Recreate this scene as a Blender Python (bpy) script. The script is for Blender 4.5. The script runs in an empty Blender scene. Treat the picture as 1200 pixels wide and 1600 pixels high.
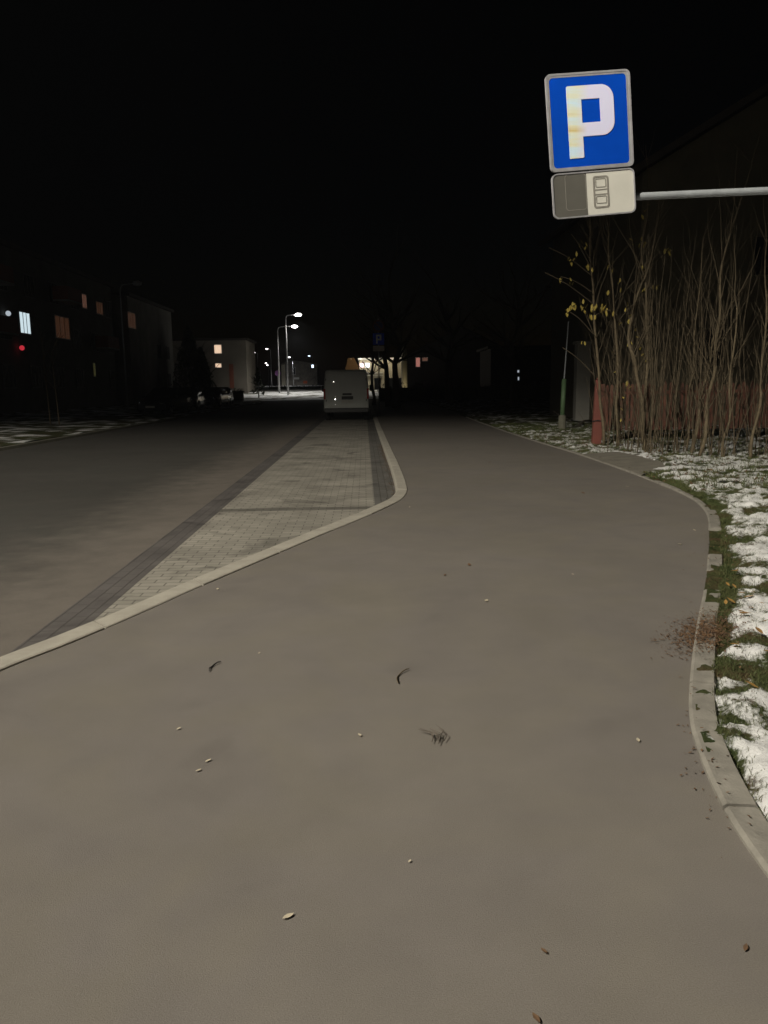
import bpy, math, random
from mathutils import Vector, Matrix, noise
random.seed(7)
R = math.radians
S = bpy.context.scene
COL = S.collection

# ------------------------------------------------------------------ camera
F, H = 1202.0, 1.45
MC = Matrix.Rotation(R(-1.33), 3, 'Z') @ Matrix.Rotation(R(90-9.37), 3, 'X') @ Matrix.Rotation(R(-.8), 3, 'Z')
cd = bpy.data.cameras.new('camera'); cam = bpy.data.objects.new('camera', cd); COL.objects.link(cam)
cd.sensor_fit = 'VERTICAL'; cd.sensor_height = 36; cd.lens = F/1600*36; cd.clip_start = .05; cd.clip_end = 3000
cam.matrix_world = Matrix.Translation((0, 0, H)) @ MC.to_4x4()
S.camera = cam

# ------------------------------------------------------------------ night sky
w = bpy.data.worlds.new('World'); S.world = w; w.use_nodes = True
nt = w.node_tree; bg = nt.nodes['Background']
sky = nt.nodes.new('ShaderNodeTexSky'); sky.sky_type = 'NISHITA'; sky.sun_disc = False
sky.sun_elevation = R(-5); sky.sun_rotation = R(20)
nt.links.new(sky.outputs[0], bg.inputs[0]); bg.inputs[1].default_value = .01
S.view_settings.view_transform = 'Standard'; S.view_settings.look = 'None'
S.view_settings.exposure = 0; S.view_settings.gamma = 1; S.view_settings.use_curve_mapping = False

# ------------------------------------------------------------------ street lamp light above the road, behind the camera
LAMP = Vector((-7.0, -1.0, 9.2))
LPOWER = 47000
def photometric(ld, scale):
    """road luminaire: batwing downward distribution cut off near the horizontal"""
    ld.use_nodes = True; t = ld.node_tree
    em = [n for n in t.nodes if n.type == 'EMISSION'][0]
    tc = t.nodes.new('ShaderNodeNewGeometry'); sx = t.nodes.new('ShaderNodeSeparateXYZ')
    m = t.nodes.new('ShaderNodeMath'); m.operation = 'ABSOLUTE'
    cr = t.nodes.new('ShaderNodeValToRGB')
    pts = [(0, .012), (.19, .016), (.225, .09), (.25, .34), (.285, .66), (.33, .93), (.40, 1.0), (.57, .64), (.82, .40), (1, .35)]
    e = cr.color_ramp.elements; e[0].position = pts[0][0]; e[1].position = pts[-1][0]
    e[0].color = (pts[0][1],)*3+(1,); e[1].color = (pts[-1][1],)*3+(1,)
    for p, v in pts[1:-1]:
        n = e.new(p); n.color = (v, v, v, 1)
    mu = t.nodes.new('ShaderNodeMath'); mu.operation = 'MULTIPLY'; mu.inputs[1].default_value = scale
    t.links.new(tc.outputs['Incoming'], sx.inputs[0]); t.links.new(sx.outputs[2], m.inputs[0])
    t.links.new(m.outputs[0], cr.inputs[0]); t.links.new(cr.outputs[0], mu.inputs[0]); t.links.new(mu.outputs[0], em.inputs['Strength'])
ld = bpy.data.lights.new('street_lamp_light', 'POINT'); ld.energy = LPOWER; ld.color = (1, .93, .79); ld.shadow_soft_size = .12
photometric(ld, 1.0)
lo = bpy.data.objects.new('street_lamp_light', ld); lo.location = LAMP; COL.objects.link(lo)

# ------------------------------------------------------------------ helpers
def at(px, py, z=0.0):
    d = MC @ Vector(((px-600)/F, (800-py)/F, -1)); t = (z-H)/d.z
    return Vector((d.x*t, d.y*t, z))
def aty(px, py, Y):
    d = MC @ Vector(((px-600)/F, (800-py)/F, -1)); t = Y/d.y
    return Vector((d.x*t, Y, H+d.z*t))
class MB:
    def __init__(s): s.v = []; s.f = []
    def add(s, v, f):
        b = len(s.v); s.v += [tuple(p) for p in v]; s.f += [tuple(i+b for i in q) for q in f]; return s
    def box(s, x0, x1, y0, y1, z0, z1, M=None):
        v = [Vector(p) for p in ((x0,y0,z0),(x1,y0,z0),(x1,y1,z0),(x0,y1,z0),(x0,y0,z1),(x1,y0,z1),(x1,y1,z1),(x0,y1,z1))]
        if M: v = [M @ p for p in v]
        return s.add(v, [(0,3,2,1),(4,5,6,7),(0,1,5,4),(1,2,6,5),(2,3,7,6),(3,0,4,7)])
    def tube(s, pts, rad, n=6, cap=True):
        pts = [Vector(p) for p in pts]
        if not hasattr(rad, '__len__'): rad = [rad]*len(pts)
        vs = []; fs = []; ref = None
        for i, p in enumerate(pts):
            d = (pts[min(i+1, len(pts)-1)]-pts[max(i-1, 0)])
            d = d.normalized() if d.length > 1e-9 else Vector((0, 0, 1))
            if ref is None: ref = Vector((1, 0, 0)) if abs(d.x) < .9 else Vector((0, 1, 0))
            a = d.cross(ref).normalized(); b = d.cross(a); ref = b.cross(d) if False else ref
            for k in range(n):
                t = 2*math.pi*k/n; vs.append(p+(a*math.cos(t)+b*math.sin(t))*rad[i])
        for i in range(len(pts)-1):
            for k in range(n): fs.append((i*n+k, i*n+(k+1) % n, (i+1)*n+(k+1) % n, (i+1)*n+k))
        if cap: fs.append(tuple(range(n-1, -1, -1))); fs.append(tuple((len(pts)-1)*n+k for k in range(n)))
        return s.add(vs, fs)
    def lathe(s, prof, n=20, M=None):
        vs = []; fs = []
        for r, z in prof:
            for k in range(n):
                a = 2*math.pi*k/n; p = Vector((r*math.cos(a), r*math.sin(a), z)); vs.append(M @ p if M else p)
        for i in range(len(prof)-1):
            for k in range(n): fs.append((i*n+k, i*n+(k+1) % n, (i+1)*n+(k+1) % n, (i+1)*n+k))
        return s.add(vs, fs)
    def prism(s, poly, M, d0, d1):
        """poly in local xz, extruded along local y from d0 to d1"""
        n = len(poly); v = [M @ Vector((x, d0, z)) for x, z in poly]+[M @ Vector((x, d1, z)) for x, z in poly]
        f = [tuple(range(n)), tuple(range(2*n-1, n-1, -1))]+[(i, i+n, (i+1) % n+n, (i+1) % n) for i in range(n)]
        return s.add(v, f)
    def build(s, name, mat, parent=None, smooth=False, bevel=0, attr=None):
        me = bpy.data.meshes.new(name); me.from_pydata(s.v, [], s.f); me.update()
        if smooth:
            for p in me.polygons: p.use_smooth = True
        me.materials.append(mat)
        if attr:
            a = me.attributes.new('mask', 'FLOAT', 'POINT'); a.data.foreach_set('value', attr)
        o = bpy.data.objects.new(name, me); COL.objects.link(o)
        if parent: o.parent = parent
        if bevel:
            b = o.modifiers.new('bevel', 'BEVEL'); b.width = bevel; b.segments = 2; b.limit_method = 'ANGLE'
        return o
def tag(o, label=None, cat=None, group=None, kind=None):
    if label: o['label'] = label
    if cat: o['category'] = cat
    if group: o['group'] = group
    if kind: o['kind'] = kind
    return o
def empty(name, loc, label, cat, group=None, rz=0):
    o = bpy.data.objects.new(name, None); COL.objects.link(o); o.location = loc; o.rotation_euler = (0, 0, rz)
    o.empty_display_size = .2
    return tag(o, label, cat, group)
def copy_tree(o, parent=None):
    c = o.copy(); COL.objects.link(c); c.parent = parent
    for ch in [x for x in bpy.data.objects if x.parent == o]: copy_tree(ch, c)
    return c

# ------------------------------------------------------------------ materials
def mat(name, col, rough=.8, metal=0, vary=.15, scale=6, col2=None, bump=0, bscale=60, emit=None, es=1, spec=.5, detail=6):
    m = bpy.data.materials.new(name); m.use_nodes = True; t = m.node_tree; b = t.nodes['Principled BSDF']
    tc = t.nodes.new('ShaderNodeTexCoord'); no = t.nodes.new('ShaderNodeTexNoise')
    no.inputs['Scale'].default_value = scale; no.inputs['Detail'].default_value = detail; no.inputs['Roughness'].default_value = .65
    t.links.new(tc.outputs['Object'], no.inputs['Vector'])
    r = t.nodes.new('ShaderNodeValToRGB'); r.color_ramp.elements[0].position = .3; r.color_ramp.elements[1].position = .7
    c2 = col2 or tuple(c*(1+vary) for c in col); c1 = col if col2 else tuple(c*(1-vary) for c in col)
    r.color_ramp.elements[0].color = (*c1, 1); r.color_ramp.elements[1].color = (*c2, 1)
    t.links.new(no.outputs[0], r.inputs[0]); t.links.new(r.outputs[0], b.inputs['Base Color'])
    b.inputs['Roughness'].default_value = rough; b.inputs['Metallic'].default_value = metal
    b.inputs['Specular IOR Level'].default_value = spec
    if bump:
        n2 = t.nodes.new('ShaderNodeTexNoise'); n2.inputs['Scale'].default_value = bscale; n2.inputs['Detail'].default_value = 4
        bu = t.nodes.new('ShaderNodeBump'); bu.inputs['Strength'].default_value = 1; bu.inputs['Distance'].default_value = bump
        t.links.new(tc.outputs['Object'], n2.inputs['Vector']); t.links.new(n2.outputs[0], bu.inputs['Height']); t.links.new(bu.outputs[0], b.inputs['Normal'])
    if emit: b.inputs['Emission Color'].default_value = (*emit, 1); b.inputs['Emission Strength'].default_value = es
    return m
def N(t, k, **kw):
    n = t.nodes.new(k)
    for a, v in kw.items(): setattr(n, a, v)
    return n
def asphalt(name, base, specks, patch=.12, tint2=None, dust=None):
    """fine aggregate, soft worn patches, slight stains"""
    m = bpy.data.materials.new(name); m.use_nodes = True; t = m.node_tree; b = t.nodes['Principled BSDF']; L = t.links.new
    tc = N(t, 'ShaderNodeTexCoord')
    def no(s, d=4, r=.6, dist=0):
        n = N(t, 'ShaderNodeTexNoise'); n.inputs['Scale'].default_value = s; n.inputs['Detail'].default_value = d
        n.inputs['Roughness'].default_value = r; n.inputs['Distortion'].default_value = dist; L(tc.outputs['Object'], n.inputs[0]); return n
    big, mid, fine, st = no(.45, 5, .6, .5), no(3.2, 6, .6), no(260, 2, .75), no(1.1, 3, .5, 1.5)
    def mr(src, a, bb, c, d):
        n = N(t, 'ShaderNodeMapRange'); L(src.outputs[0], n.inputs[0])
        for i, v in enumerate((a, bb, c, d)): n.inputs[i+1].default_value = v
        return n
    def mul(a, bb):
        n = N(t, 'ShaderNodeMath', operation='MULTIPLY'); L(a.outputs[0], n.inputs[0]); L(bb.outputs[0], n.inputs[1]); return n
    k = mul(mul(mr(big, .3, .7, 1-patch, 1+patch), mr(mid, .3, .7, 1-patch*.6, 1+patch*.6)), mr(fine, .25, .75, 1-specks, 1+specks))
    k = mul(k, mr(st, .60, .75, 1, .90))
    mx = N(t, 'ShaderNodeMix', data_type='RGBA'); mx.inputs[6].default_value = (*base, 1); mx.inputs[7].default_value = (*(tint2 or base), 1)
    L(mr(st, .3, .6, 0, 1).outputs[0], mx.inputs[0])
    if dust:   # grit that gathers along the edge of the carriageway
        sp = N(t, 'ShaderNodeSeparateXYZ'); L(tc.outputs['Object'], sp.inputs[0])
        ad = N(t, 'ShaderNodeMath', operation='ADD'); L(sp.outputs[0], ad.inputs[0]); L(mr(mid, .3, .7, -.25, .25).outputs[0], ad.inputs[1])
        dm = mr(ad, -3.9, -2.15, 0, 1); dm.interpolation_type = 'SMOOTHSTEP'
        m2 = N(t, 'ShaderNodeMix', data_type='RGBA'); L(dm.outputs[0], m2.inputs[0]); L(mx.outputs[2], m2.inputs[6]); m2.inputs[7].default_value = (*dust, 1); mx = m2
    sc = N(t, 'ShaderNodeVectorMath', operation='SCALE'); L(mx.outputs[2], sc.inputs[0]); L(k.outputs[0], sc.inputs['Scale'])
    L(sc.outputs[0], b.inputs['Base Color']); b.inputs['Roughness'].default_value = .82; b.inputs['Specular IOR Level'].default_value = .3
    bu = N(t, 'ShaderNodeBump'); bu.inputs['Distance'].default_value = .0014; L(fine.outputs[0], bu.inputs['Height']); L(bu.outputs[0], b.inputs['Normal'])
    return m
def pavers(name, ca, cb, mortar, bands=(), rot=0, bw=.2, rh=.1, bd=.003):
    m = bpy.data.materials.new(name); m.use_nodes = True; t = m.node_tree; b = t.nodes['Principled BSDF']; L = t.links.new
    tc = N(t, 'ShaderNodeTexCoord'); mp = N(t, 'ShaderNodeMapping'); mp.inputs['Rotation'].default_value = (0, 0, rot); L(tc.outputs['Object'], mp.inputs[0])
    br = N(t, 'ShaderNodeTexBrick'); L(mp.outputs[0], br.inputs[0])
    for k, v in (('Color1', ca), ('Color2', cb), ('Mortar', mortar)): br.inputs[k].default_value = (*v, 1)
    br.inputs['Scale'].default_value = 1; br.inputs['Mortar Size'].default_value = .006; br.inputs['Mortar Smooth'].default_value = .3
    br.inputs['Brick Width'].default_value = bw; br.inputs['Row Height'].default_value = rh; br.inputs['Bias'].default_value = 0
    no = N(t, 'ShaderNodeTexNoise'); no.inputs['Scale'].default_value = 1.6; no.inputs['Detail'].default_value = 8; L(tc.outputs['Object'], no.inputs[0])
    mr = N(t, 'ShaderNodeMapRange'); L(no.outputs[0], mr.inputs[0])
    for i, v in enumerate((.3, .68, 1.18, .78)): mr.inputs[i+1].default_value = v
    last = mr.outputs[0]
    # oil and tyre stains
    n3 = N(t, 'ShaderNodeTexNoise'); n3.inputs['Scale'].default_value = 1.3; n3.inputs['Detail'].default_value = 5; n3.inputs['Distortion'].default_value = 1.2; L(tc.outputs['Object'], n3.inputs[0])
    m3 = N(t, 'ShaderNodeMapRange'); L(n3.outputs[0], m3.inputs[0])
    for i, v in enumerate((.56, .70, 1, .55)): m3.inputs[i+1].default_value = v
    mm = N(t, 'ShaderNodeMath', operation='MULTIPLY'); L(last, mm.inputs[0]); L(m3.outputs[0], mm.inputs[1]); last = mm.outputs[0]
    sep = N(t, 'ShaderNodeSeparateXYZ'); L(tc.outputs['Object'], sep.inputs[0])
    for yc, hw, dk in bands:   # rows laid in darker blocks
        a = N(t, 'ShaderNodeMath', operation='COMPARE'); L(sep.outputs[1], a.inputs[0]); a.inputs[1].default_value = yc; a.inputs[2].default_value = hw
        c = N(t, 'ShaderNodeMapRange'); L(a.outputs[0], c.inputs[0]); c.inputs[3].default_value = 1; c.inputs[4].default_value = dk
        mm = N(t, 'ShaderNodeMath', operation='MULTIPLY'); L(last, mm.inputs[0]); L(c.outputs[0], mm.inputs[1]); last = mm.outputs[0]
    sc = N(t, 'ShaderNodeVectorMath', operation='SCALE'); L(br.outputs[0], sc.inputs[0]); L(last, sc.inputs['Scale'])
    L(sc.outputs[0], b.inputs['Base Color']); b.inputs['Roughness'].default_value = .85
    inv = N(t, 'ShaderNodeMath', operation='SUBTRACT'); inv.inputs[0].default_value = 1; L(br.outputs[1], inv.inputs[1])
    bu = N(t, 'ShaderNodeBump'); bu.inputs['Distance'].default_value = bd; L(inv.outputs[0], bu.inputs['Height']); L(bu.outputs[0], b.inputs['Normal'])
    return m
def snowy(name, snow=(.80, .80, .80)):
    """mask attribute: 0 turf / soil, 1 snow"""
    m = bpy.data.materials.new(name); m.use_nodes = True; t = m.node_tree; b = t.nodes['Principled BSDF']; L = t.links.new
    tc = N(t, 'ShaderNodeTexCoord'); at_ = N(t, 'ShaderNodeAttribute', attribute_name='mask')
    n1 = N(t, 'ShaderNodeTexNoise'); n1.inputs['Scale'].default_value = 38; n1.inputs['Detail'].default_value = 6; n1.inputs['Roughness'].default_value = .7; L(tc.outputs['Object'], n1.inputs[0])
    n2 = N(t, 'ShaderNodeTexNoise'); n2.inputs['Scale'].default_value = 3; n2.inputs['Detail'].default_value = 8; n2.inputs['Roughness'].default_value = .7; L(tc.outputs['Object'], n2.inputs[0])
    r = N(t, 'ShaderNodeValToRGB'); e = r.color_ramp.elements
    e[0].position = .35; e[0].color = (.030, .045, .012, 1); e[1].position = .62; e[1].color = (.085, .055, .028, 1); x = e.new(.5); x.color = (.055, .062, .022, 1)
    L(n2.outputs[0], r.inputs[0])
    ad = N(t, 'ShaderNodeMath', operation='ADD'); L(at_.outputs['Fac'], ad.inputs[0]); L(n1.outputs[0], ad.inputs[1])
    mr = N(t, 'ShaderNodeMapRange'); L(ad.outputs[0], mr.inputs[0]); mr.inputs[1].default_value = .87; mr.inputs[2].default_value = 1.13
    mx = N(t, 'ShaderNodeMix', data_type='RGBA'); L(mr.outputs[0], mx.inputs[0]); L(r.outputs[0], mx.inputs[6]); mx.inputs[7].default_value = (*snow, 1)
    L(mx.outputs[2], b.inputs['Base Color']); b.inputs['Roughness'].default_value = .75; b.inputs['Specular IOR Level'].default_value = .25
    bu = N(t, 'ShaderNodeBump'); bu.inputs['Distance'].default_value = .02; L(n1.outputs[0], bu.inputs['Height']); L(bu.outputs[0], b.inputs['Normal'])
    return m
M = dict(
 path=asphalt('path_asphalt', (.180, .163, .139), .22, .09, (.172, .156, .141)),
 road=asphalt('road_asphalt', (.062, .060, .054), .3, .12, (.068, .063, .057), (.150, .133, .116)),
 dust=asphalt('road_edge_asphalt', (.125, .112, .100), .25, .2, (.105, .096, .088)),
 kerb=mat('kerb_concrete', (.37, .345, .295), .85, vary=.15, scale=5, bump=.002, bscale=90),
 edging=mat('edging_concrete', (.24, .225, .195), .85, vary=.25, scale=7, bump=.003, bscale=60),
 bay=pavers('bay_blocks', (.325, .305, .262), (.268, .252, .215), (.15, .14, .12), ((9.62, .11, .5), (16.5, .1, .8), (23.3, .1, .7), (30.1, .1, .7))),
 strip=pavers('strip_blocks', (.095, .086, .083), (.112, .101, .096), (.07, .065, .06), (), math.pi/2),
 gutter=pavers('gutter_blocks', (.135, .13, .12), (.115, .11, .10), (.08, .07, .06), (), math.pi/2),
 snow=snowy('snowy_turf'),
 slab=mat('slab_concrete', (.19, .175, .145), .85, vary=.2, scale=3, bump=.002),
 ground=mat('dark_ground', (.03, .032, .018), .95, scale=2, col2=(.05, .045, .03)),
 galv=mat('galvanised_steel', (.28, .30, .32), .55, .2, scale=9, bump=.0005),
 lampgrey=mat('lamp_post_grey', (.36, .36, .36), .5, .3),
 white=mat('van_white_paint', (.45, .46, .43), .4, vary=.05, scale=2, spec=.5),
 black=mat('black_plastic', (.02, .02, .02), .5), rubber=mat('tyre_rubber', (.018, .018, .018), .85),
 glass=mat('dark_glass', (.012, .013, .015), .03, spec=.3), rim=mat('wheel_alloy', (.35, .35, .36), .35, .8),
 chrome=mat('chrome', (.9, .9, .9), .05, 1, vary=.02),
 redlens=mat('red_lens', (.35, .02, .015), .2), clearlens=mat('clear_lens', (.6, .62, .65), .12),
 carA=mat('dark_blue_paint', (.03, .035, .05), .25, .3), carB=mat('dark_grey_paint', (.06, .06, .06), .25, .3),
 carC=mat('dark_red_paint', (.10, .02, .02), .25, .3),
 bark=mat('hazel_bark', (.062, .048, .028), .85, col2=(.145, .112, .065), scale=14, bump=.003, bscale=60),
 twig=mat('twig_bark', (.05, .038, .022), .9, col2=(.095, .072, .042), scale=10),
 dbark=mat('dark_bark', (.07, .06, .05), .9, col2=(.12, .10, .08), scale=9, bump=.01, bscale=25),
 yleaf=mat('yellow_leaf', (.42, .31, .06), .7, col2=(.30, .25, .06), scale=9),
 bleaf=mat('brown_leaf', (.075, .045, .028), .8, col2=(.17, .095, .045), scale=20),
 pleaf=mat('pale_leaf', (.50, .44, .33), .7, vary=.2),
  vleaf=mat('ochre_leaf', (.34, .20, .05), .7, col2=(.20, .11, .04), scale=6),
 grass=mat('grass_blade', (.045, .075, .018), .7, col2=(.11, .11, .04), scale=5),
 picket=mat('red_brown_picket', (.17, .062, .04), .9, col2=(.045, .028, .021), scale=7, bump=.002, bscale=40),
 redpost=mat('red_painted_wood', (.17, .048, .034), .8, col2=(.12, .038, .028), scale=7),
 greenpost=mat('green_paint', (.075, .14, .065), .6, col2=(.10, .16, .08), scale=8),
 rock=mat('base_concrete', (.15, .145, .11), .9),
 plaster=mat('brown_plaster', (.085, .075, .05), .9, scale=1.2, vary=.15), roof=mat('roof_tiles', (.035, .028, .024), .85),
 plasterB=mat('grey_plaster', (.30, .29, .26), .9, scale=.7, vary=.15), plasterC=mat('cream_plaster', (.46, .42, .32), .9, scale=.8, vary=.12),
 plasterD=mat('pale_plaster', (.18, .16, .13), .9, scale=.5, vary=.12),
 brick=pavers('red_brick', (.20, .09, .06), (.15, .07, .05), (.2, .18, .15), (), 0, .5, .16),
 balcony=mat('balcony_panel', (.22, .07, .04), .8), frame=mat('white_frame', (.6, .6, .58), .6),
 plasterF=mat('worn_grey_plaster', (.19, .18, .16), .9, scale=.7, vary=.2),
 plasterE=mat('dark_grey_plaster', (.11, .105, .09), .9, scale=.7, vary=.2),
 hedge=mat('hedge_leaf', (.02, .03, .012), .8, col2=(.05, .06, .025), scale=8),
)
def glow(name, c, s):
    m = mat(name, (.3, .3, .3), .5, emit=c, es=s); return m
G = dict(lampw=glow('lamp_lens', (1, .98, .95), 25), far=glow('far_lamp_lens', (1, .98, .97), 6), bluel=glow('blue_white_lens', (.65, .8, 1), 3),
 cool=glow('cool_window', (.72, .88, .95), .85), warm=glow('warm_window', (1, .70, .48), .85), dimwarm=glow('dim_warm_window', (.9, .42, .28), .10),
 dimor=glow('dim_orange_window', (.9, .3, .1), .028), dimy=glow('dim_yellow_light', (.8, .75, .25), .12), red=glow('red_light', (1, .05, .08), .5),
 redneon=glow('red_shop_sign', (1, .72, .74), 1.6), whiteneon=glow('white_shop_sign', (.88, .95, 1), 1.9), pink=glow('pink_window', (.9, .35, .28), .35), dimwhite=glow('dim_white_light', (.8, .9, 1), .5))

# ------------------------------------------------------------------ outlines on the ground (metres)
def lerp_fn(pts):   # pts sorted by y -> x(y), smooth
    def fn(y):
        if y <= pts[0][1]: return pts[0][0]
        if y >= pts[-1][1]: return pts[-1][0]
        for i in range(len(pts)-1):
            if pts[i][1] <= y <= pts[i+1][1]:
                p0 = pts[max(i-1, 0)]; p1 = pts[i]; p2 = pts[i+1]; p3 = pts[min(i+2, len(pts)-1)]
                h = p2[1]-p1[1]; t = (y-p1[1])/h
                s1 = (p2[0]-p0[0])/(p2[1]-p0[1]); s2 = (p3[0]-p1[0])/(p3[1]-p1[1])
                return (2*t**3-3*t*t+1)*p1[0]+(t**3-2*t*t+t)*h*s1+(-2*t**3+3*t*t)*p2[0]+(t**3-t*t)*h*s2
    return fn
KO = [(-2.15, -25), (-2.15, 1.5), (-2.13, 2.6), (-2.07, 3.3), (-1.93, 3.88), (-1.73, 4.30), (-1.50, 4.85), (-1.28, 5.43), (-.93, 6.28), (-.46, 7.42), (-.10, 8.25), (.21, 9.02), (.42, 9.62), (.54, 10.25), (.59, 11.0), (.61, 13.14), (.60, 16.7), (.58, 22), (.56, 30), (.56, 75)]
KI = [(-2.30, -25), (-2.30, 1.5), (-2.28, 2.6), (-2.20, 3.4), (-2.05, 4.03), (-1.86, 4.44), (-1.63, 5.01), (-1.40, 5.62), (-1.05, 6.48), (-.58, 7.62), (-.22, 8.46), (.09, 9.23), (.28, 9.78), (.39, 10.35), (.43, 11.0), (.45, 13.14), (.44, 16.7), (.42, 22), (.40, 30), (.40, 75)]
ER = [(1.18, -25), (1.16, 1.6), (1.17, 2.04), (1.21, 2.42), (1.34, 2.96), (1.52, 3.42), (1.96, 4.36), (2.36, 5.17), (2.74, 5.97), (3.30, 7.2), (3.79, 8.39), (4.06, 9.5), (4.23, 11.7), (4.32, 15.28), (4.25, 21.2), (4.45, 34), (4.8, 42), (5, 75)]
ko, er = lerp_fn(KO), lerp_fn(ER)
def struct(o): return tag(o, kind='structure')
ys = []; y = -25
while y < 75:
    ys.append(y); y += .12 if 1.5 < y < 12 else (.5 if y > 0 else 2)
ys.append(75)
m = MB(); NC = 10
for y in ys:
    a, b = ko(y), er(y)
    for k in range(NC+1): m.v.append((a+(b-a)*k/NC, y, .0))
for i in range(len(ys)-1):
    for k in range(NC):
        q = i*(NC+1)+k; m.f.append((q, q+1, q+NC+2, q+NC+1))
struct(m.build('path', M['path'], smooth=True))
def sheet(name, x0, x1, y0, y1, z, mt, z2=None):
    m = MB(); m.add([(x0, y0, z), (x1, y0, z), (x1, y1, z if z2 is None else z2), (x0, y1, z if z2 is None else z2)], [(0, 1, 2, 3)]); return struct(m.build(name, mt))
sheet('road', -9.3, -2.12, -25, 72, -.08, M['road'])
sheet('block_strip', -2.12, -1.84, 2, 72, -.078, M['strip'])
sheet('parking_bay', -1.84, .11, 2, 72, -.08, M['bay'])
sheet('gutter', .11, .62, 2, 72, -.078, M['gutter'])
sheet('cross_road', -80, 60, 72, 82.5, -.08, M['road'])
sheet('ground', -900, 900, -300, 1500, -.5, M['ground'])
# kerb: bevelled one-metre stones following the curve
def resample(P, Q, a, b, step):
    out = []; kf, qf = [Vector((*p, 0)) for p in P], [Vector((*p, 0)) for p in Q]
    pf = lerp_fn(P); y = a; 
    n = 400
    return out
def kerb_mesh():
    m = MB(); n = len(KO); dense = []
    for i in range(1, n-1):
        seg = 6
        p0, p1, p2, p3 = [Vector(KO[min(max(j, 0), n-1)]) for j in (i-1, i, i+1, i+2)]
        q0, q1, q2, q3 = [Vector(KI[min(max(j, 0), n-1)]) for j in (i-1, i, i+1, i+2)]
        L_ = max(seg, int((p2-p1).length/.25))
        for k in range(L_):
            t = k/L_
            def hm(a0, a1, a2, a3):
                x = lerp_fn([tuple(a) for a in (a0, a1, a2, a3)]) if a0 != a1 and a2 != a3 else None
                y = a1.y+(a2.y-a1.y)*t
                return (x(y) if x else a1.x+(a2.x-a1.x)*t, y)
            dense.append((Vector(hm(p0, p1, p2, p3)), Vector(hm(q0, q1, q2, q3))))
    # cut to stones of about 1 m
    L = 0; stones = [[dense[0]]]
    for i in range(1, len(dense)):
        L += (dense[i][0]-dense[i-1][0]).length; stones[-1].append(dense[i])
        if L > .98: stones.append([dense[i]]); L = 0
    for st in stones:
        if len(st) < 2: continue
        st = [list(s) for s in st]
        d = (st[1][0]-st[0][0]).normalized()*.009; st[0] = [st[0][0]+d, st[0][1]+d]
        d = (st[-1][0]-st[-2][0]).normalized()*.009; st[-1] = [st[-1][0]-d, st[-1][1]-d]
        dz = random.uniform(-.003, .003); vs = []; fs = []
        for o, q in st:
            u = q-o
            for t, z in ((0, -.15), (0, .008), (.05, .014), (.86, .014), (.97, .002), (1.02, -.02), (1.03, -.15)):
                p = o+u*t; vs.append((p.x, p.y, z+dz))
        for i in range(len(st)-1):
            for k in range(6): fs.append((i*7+k, (i+1)*7+k, (i+1)*7+k+1, i*7+k+1))
        fs.append(tuple(range(7))); fs.append(tuple((len(st)-1)*7+k for k in range(6, -1, -1)))
        m.add(vs, fs)
    return m
struct(kerb_mesh().build('kerb', M['kerb']))
# left kerb of the road
m = MB()
y = -10
while y < 71: m.box(-9.45, -9.3, y, y+.99, -.15, .0); y += 1
struct(m.build('kerb', M['rock']))
# flat edging stones along the right side of the path, partly swallowed by soil
m = MB(); y = .2
while y < 34:
    L = .55 if y < 9 else 1.0
    gap = (3.52 < y < 3.9) or (4.85 < y < 5.45) or (6.0 < y < 6.8)
    if not gap:
        y1 = y+L-.012; n = 5; vs = []; fs = []; dz = random.uniform(-.006, .008)
        wd = .11 if y < 8 else .06
        for k in range(n+1):
            yy = y+(y1-y)*k/n; x = er(yy); tx = er(yy+.05)-er(yy-.05); nn = Vector((.1, -tx)).normalized()
            for t, z in ((-.006, -.1), (-.006, .012), (.008, .022), (wd-.008, .024), (wd, .01), (wd, -.1)):
                vs.append((x+nn.x*t, yy+nn.y*t, z+dz))
        for k in range(n):
            for j in range(5): fs.append((k*6+j, k*6+j+1, (k+1)*6+j+1, (k+1)*6+j))
        fs.append(tuple(range(5, -1, -1))); fs.append(tuple(n*6+j for j in range(6)))
        m.add(vs, fs)
    y += L
struct(m.build('path_edging', M['edging']))
# ------------------------------------------------------------------ snowy verges
def fb(x, y, s, o=4, z=0.0): return noise.fractal(Vector((x*s, y*s, z)), 1.0, 2.0, o)
def slab_at(x, y): return 4.32 < x < 5.25 and 11.9 < y < 15.2
def vmask(x, y):
    d = x-er(y)
    v = .57+.62*fb(x, y, 2.9, 6)+.30*fb(x, y, .8, 3, 5)+.38*fb(x+9, y, 9, 5, 3)
    e0 = .16+.10*fb(x, y, 3.3, 3, 9)-(.16 if y < 3.9 else .04)
    if y < 12: v -= max(0, min(1, 1-(d-e0)/.14))*(1.1 if y > 3.9 else .6)
    else: v -= max(0, 1-d/.25)*.4
    if y > 16: v -= .16*min(1, (y-16)/4)
    if y > 22: v -= .10
    if .75 < d < 1.2 and 3.0 < y < 4.0: v -= .6
    return max(0, min(1, v))
def vz(x, y, mk):
    d = x-er(y)
    if 4.3 < x < 5.12 and 12.1+(x-4.3)*.5 < y < 15.2: return -.03
    b = .004+.024*max(-.6, min(1, fb(x, y, 5, 4, 7)*1.6+.15))
    if d < .15: return b if d > .02 else min(b, .006)
    return b+min(d-.15, .5)*.06+(min(d-.15, .3)/.3)*(.012*fb(x, y, 3)+.03*fb(x, y, .5, 3, 2)+.018*fb(x, y, 11, 3, 4))+.030*mk
def grid(xs_fn, ys, nx):
    m = MB(); at_ = []
    for y in ys:
        xs = xs_fn(y)
        for x in xs:
            mk = vmask(x, y); m.v.append((x, y, vz(x, y, mk))); at_.append(mk)
    for i in range(len(ys)-1):
        for k in range(nx-1):
            q = i*nx+k; m.f.append((q, q+1, q+nx+1, q+nx))
    return m, at_
big = MB(); attr = []
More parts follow.
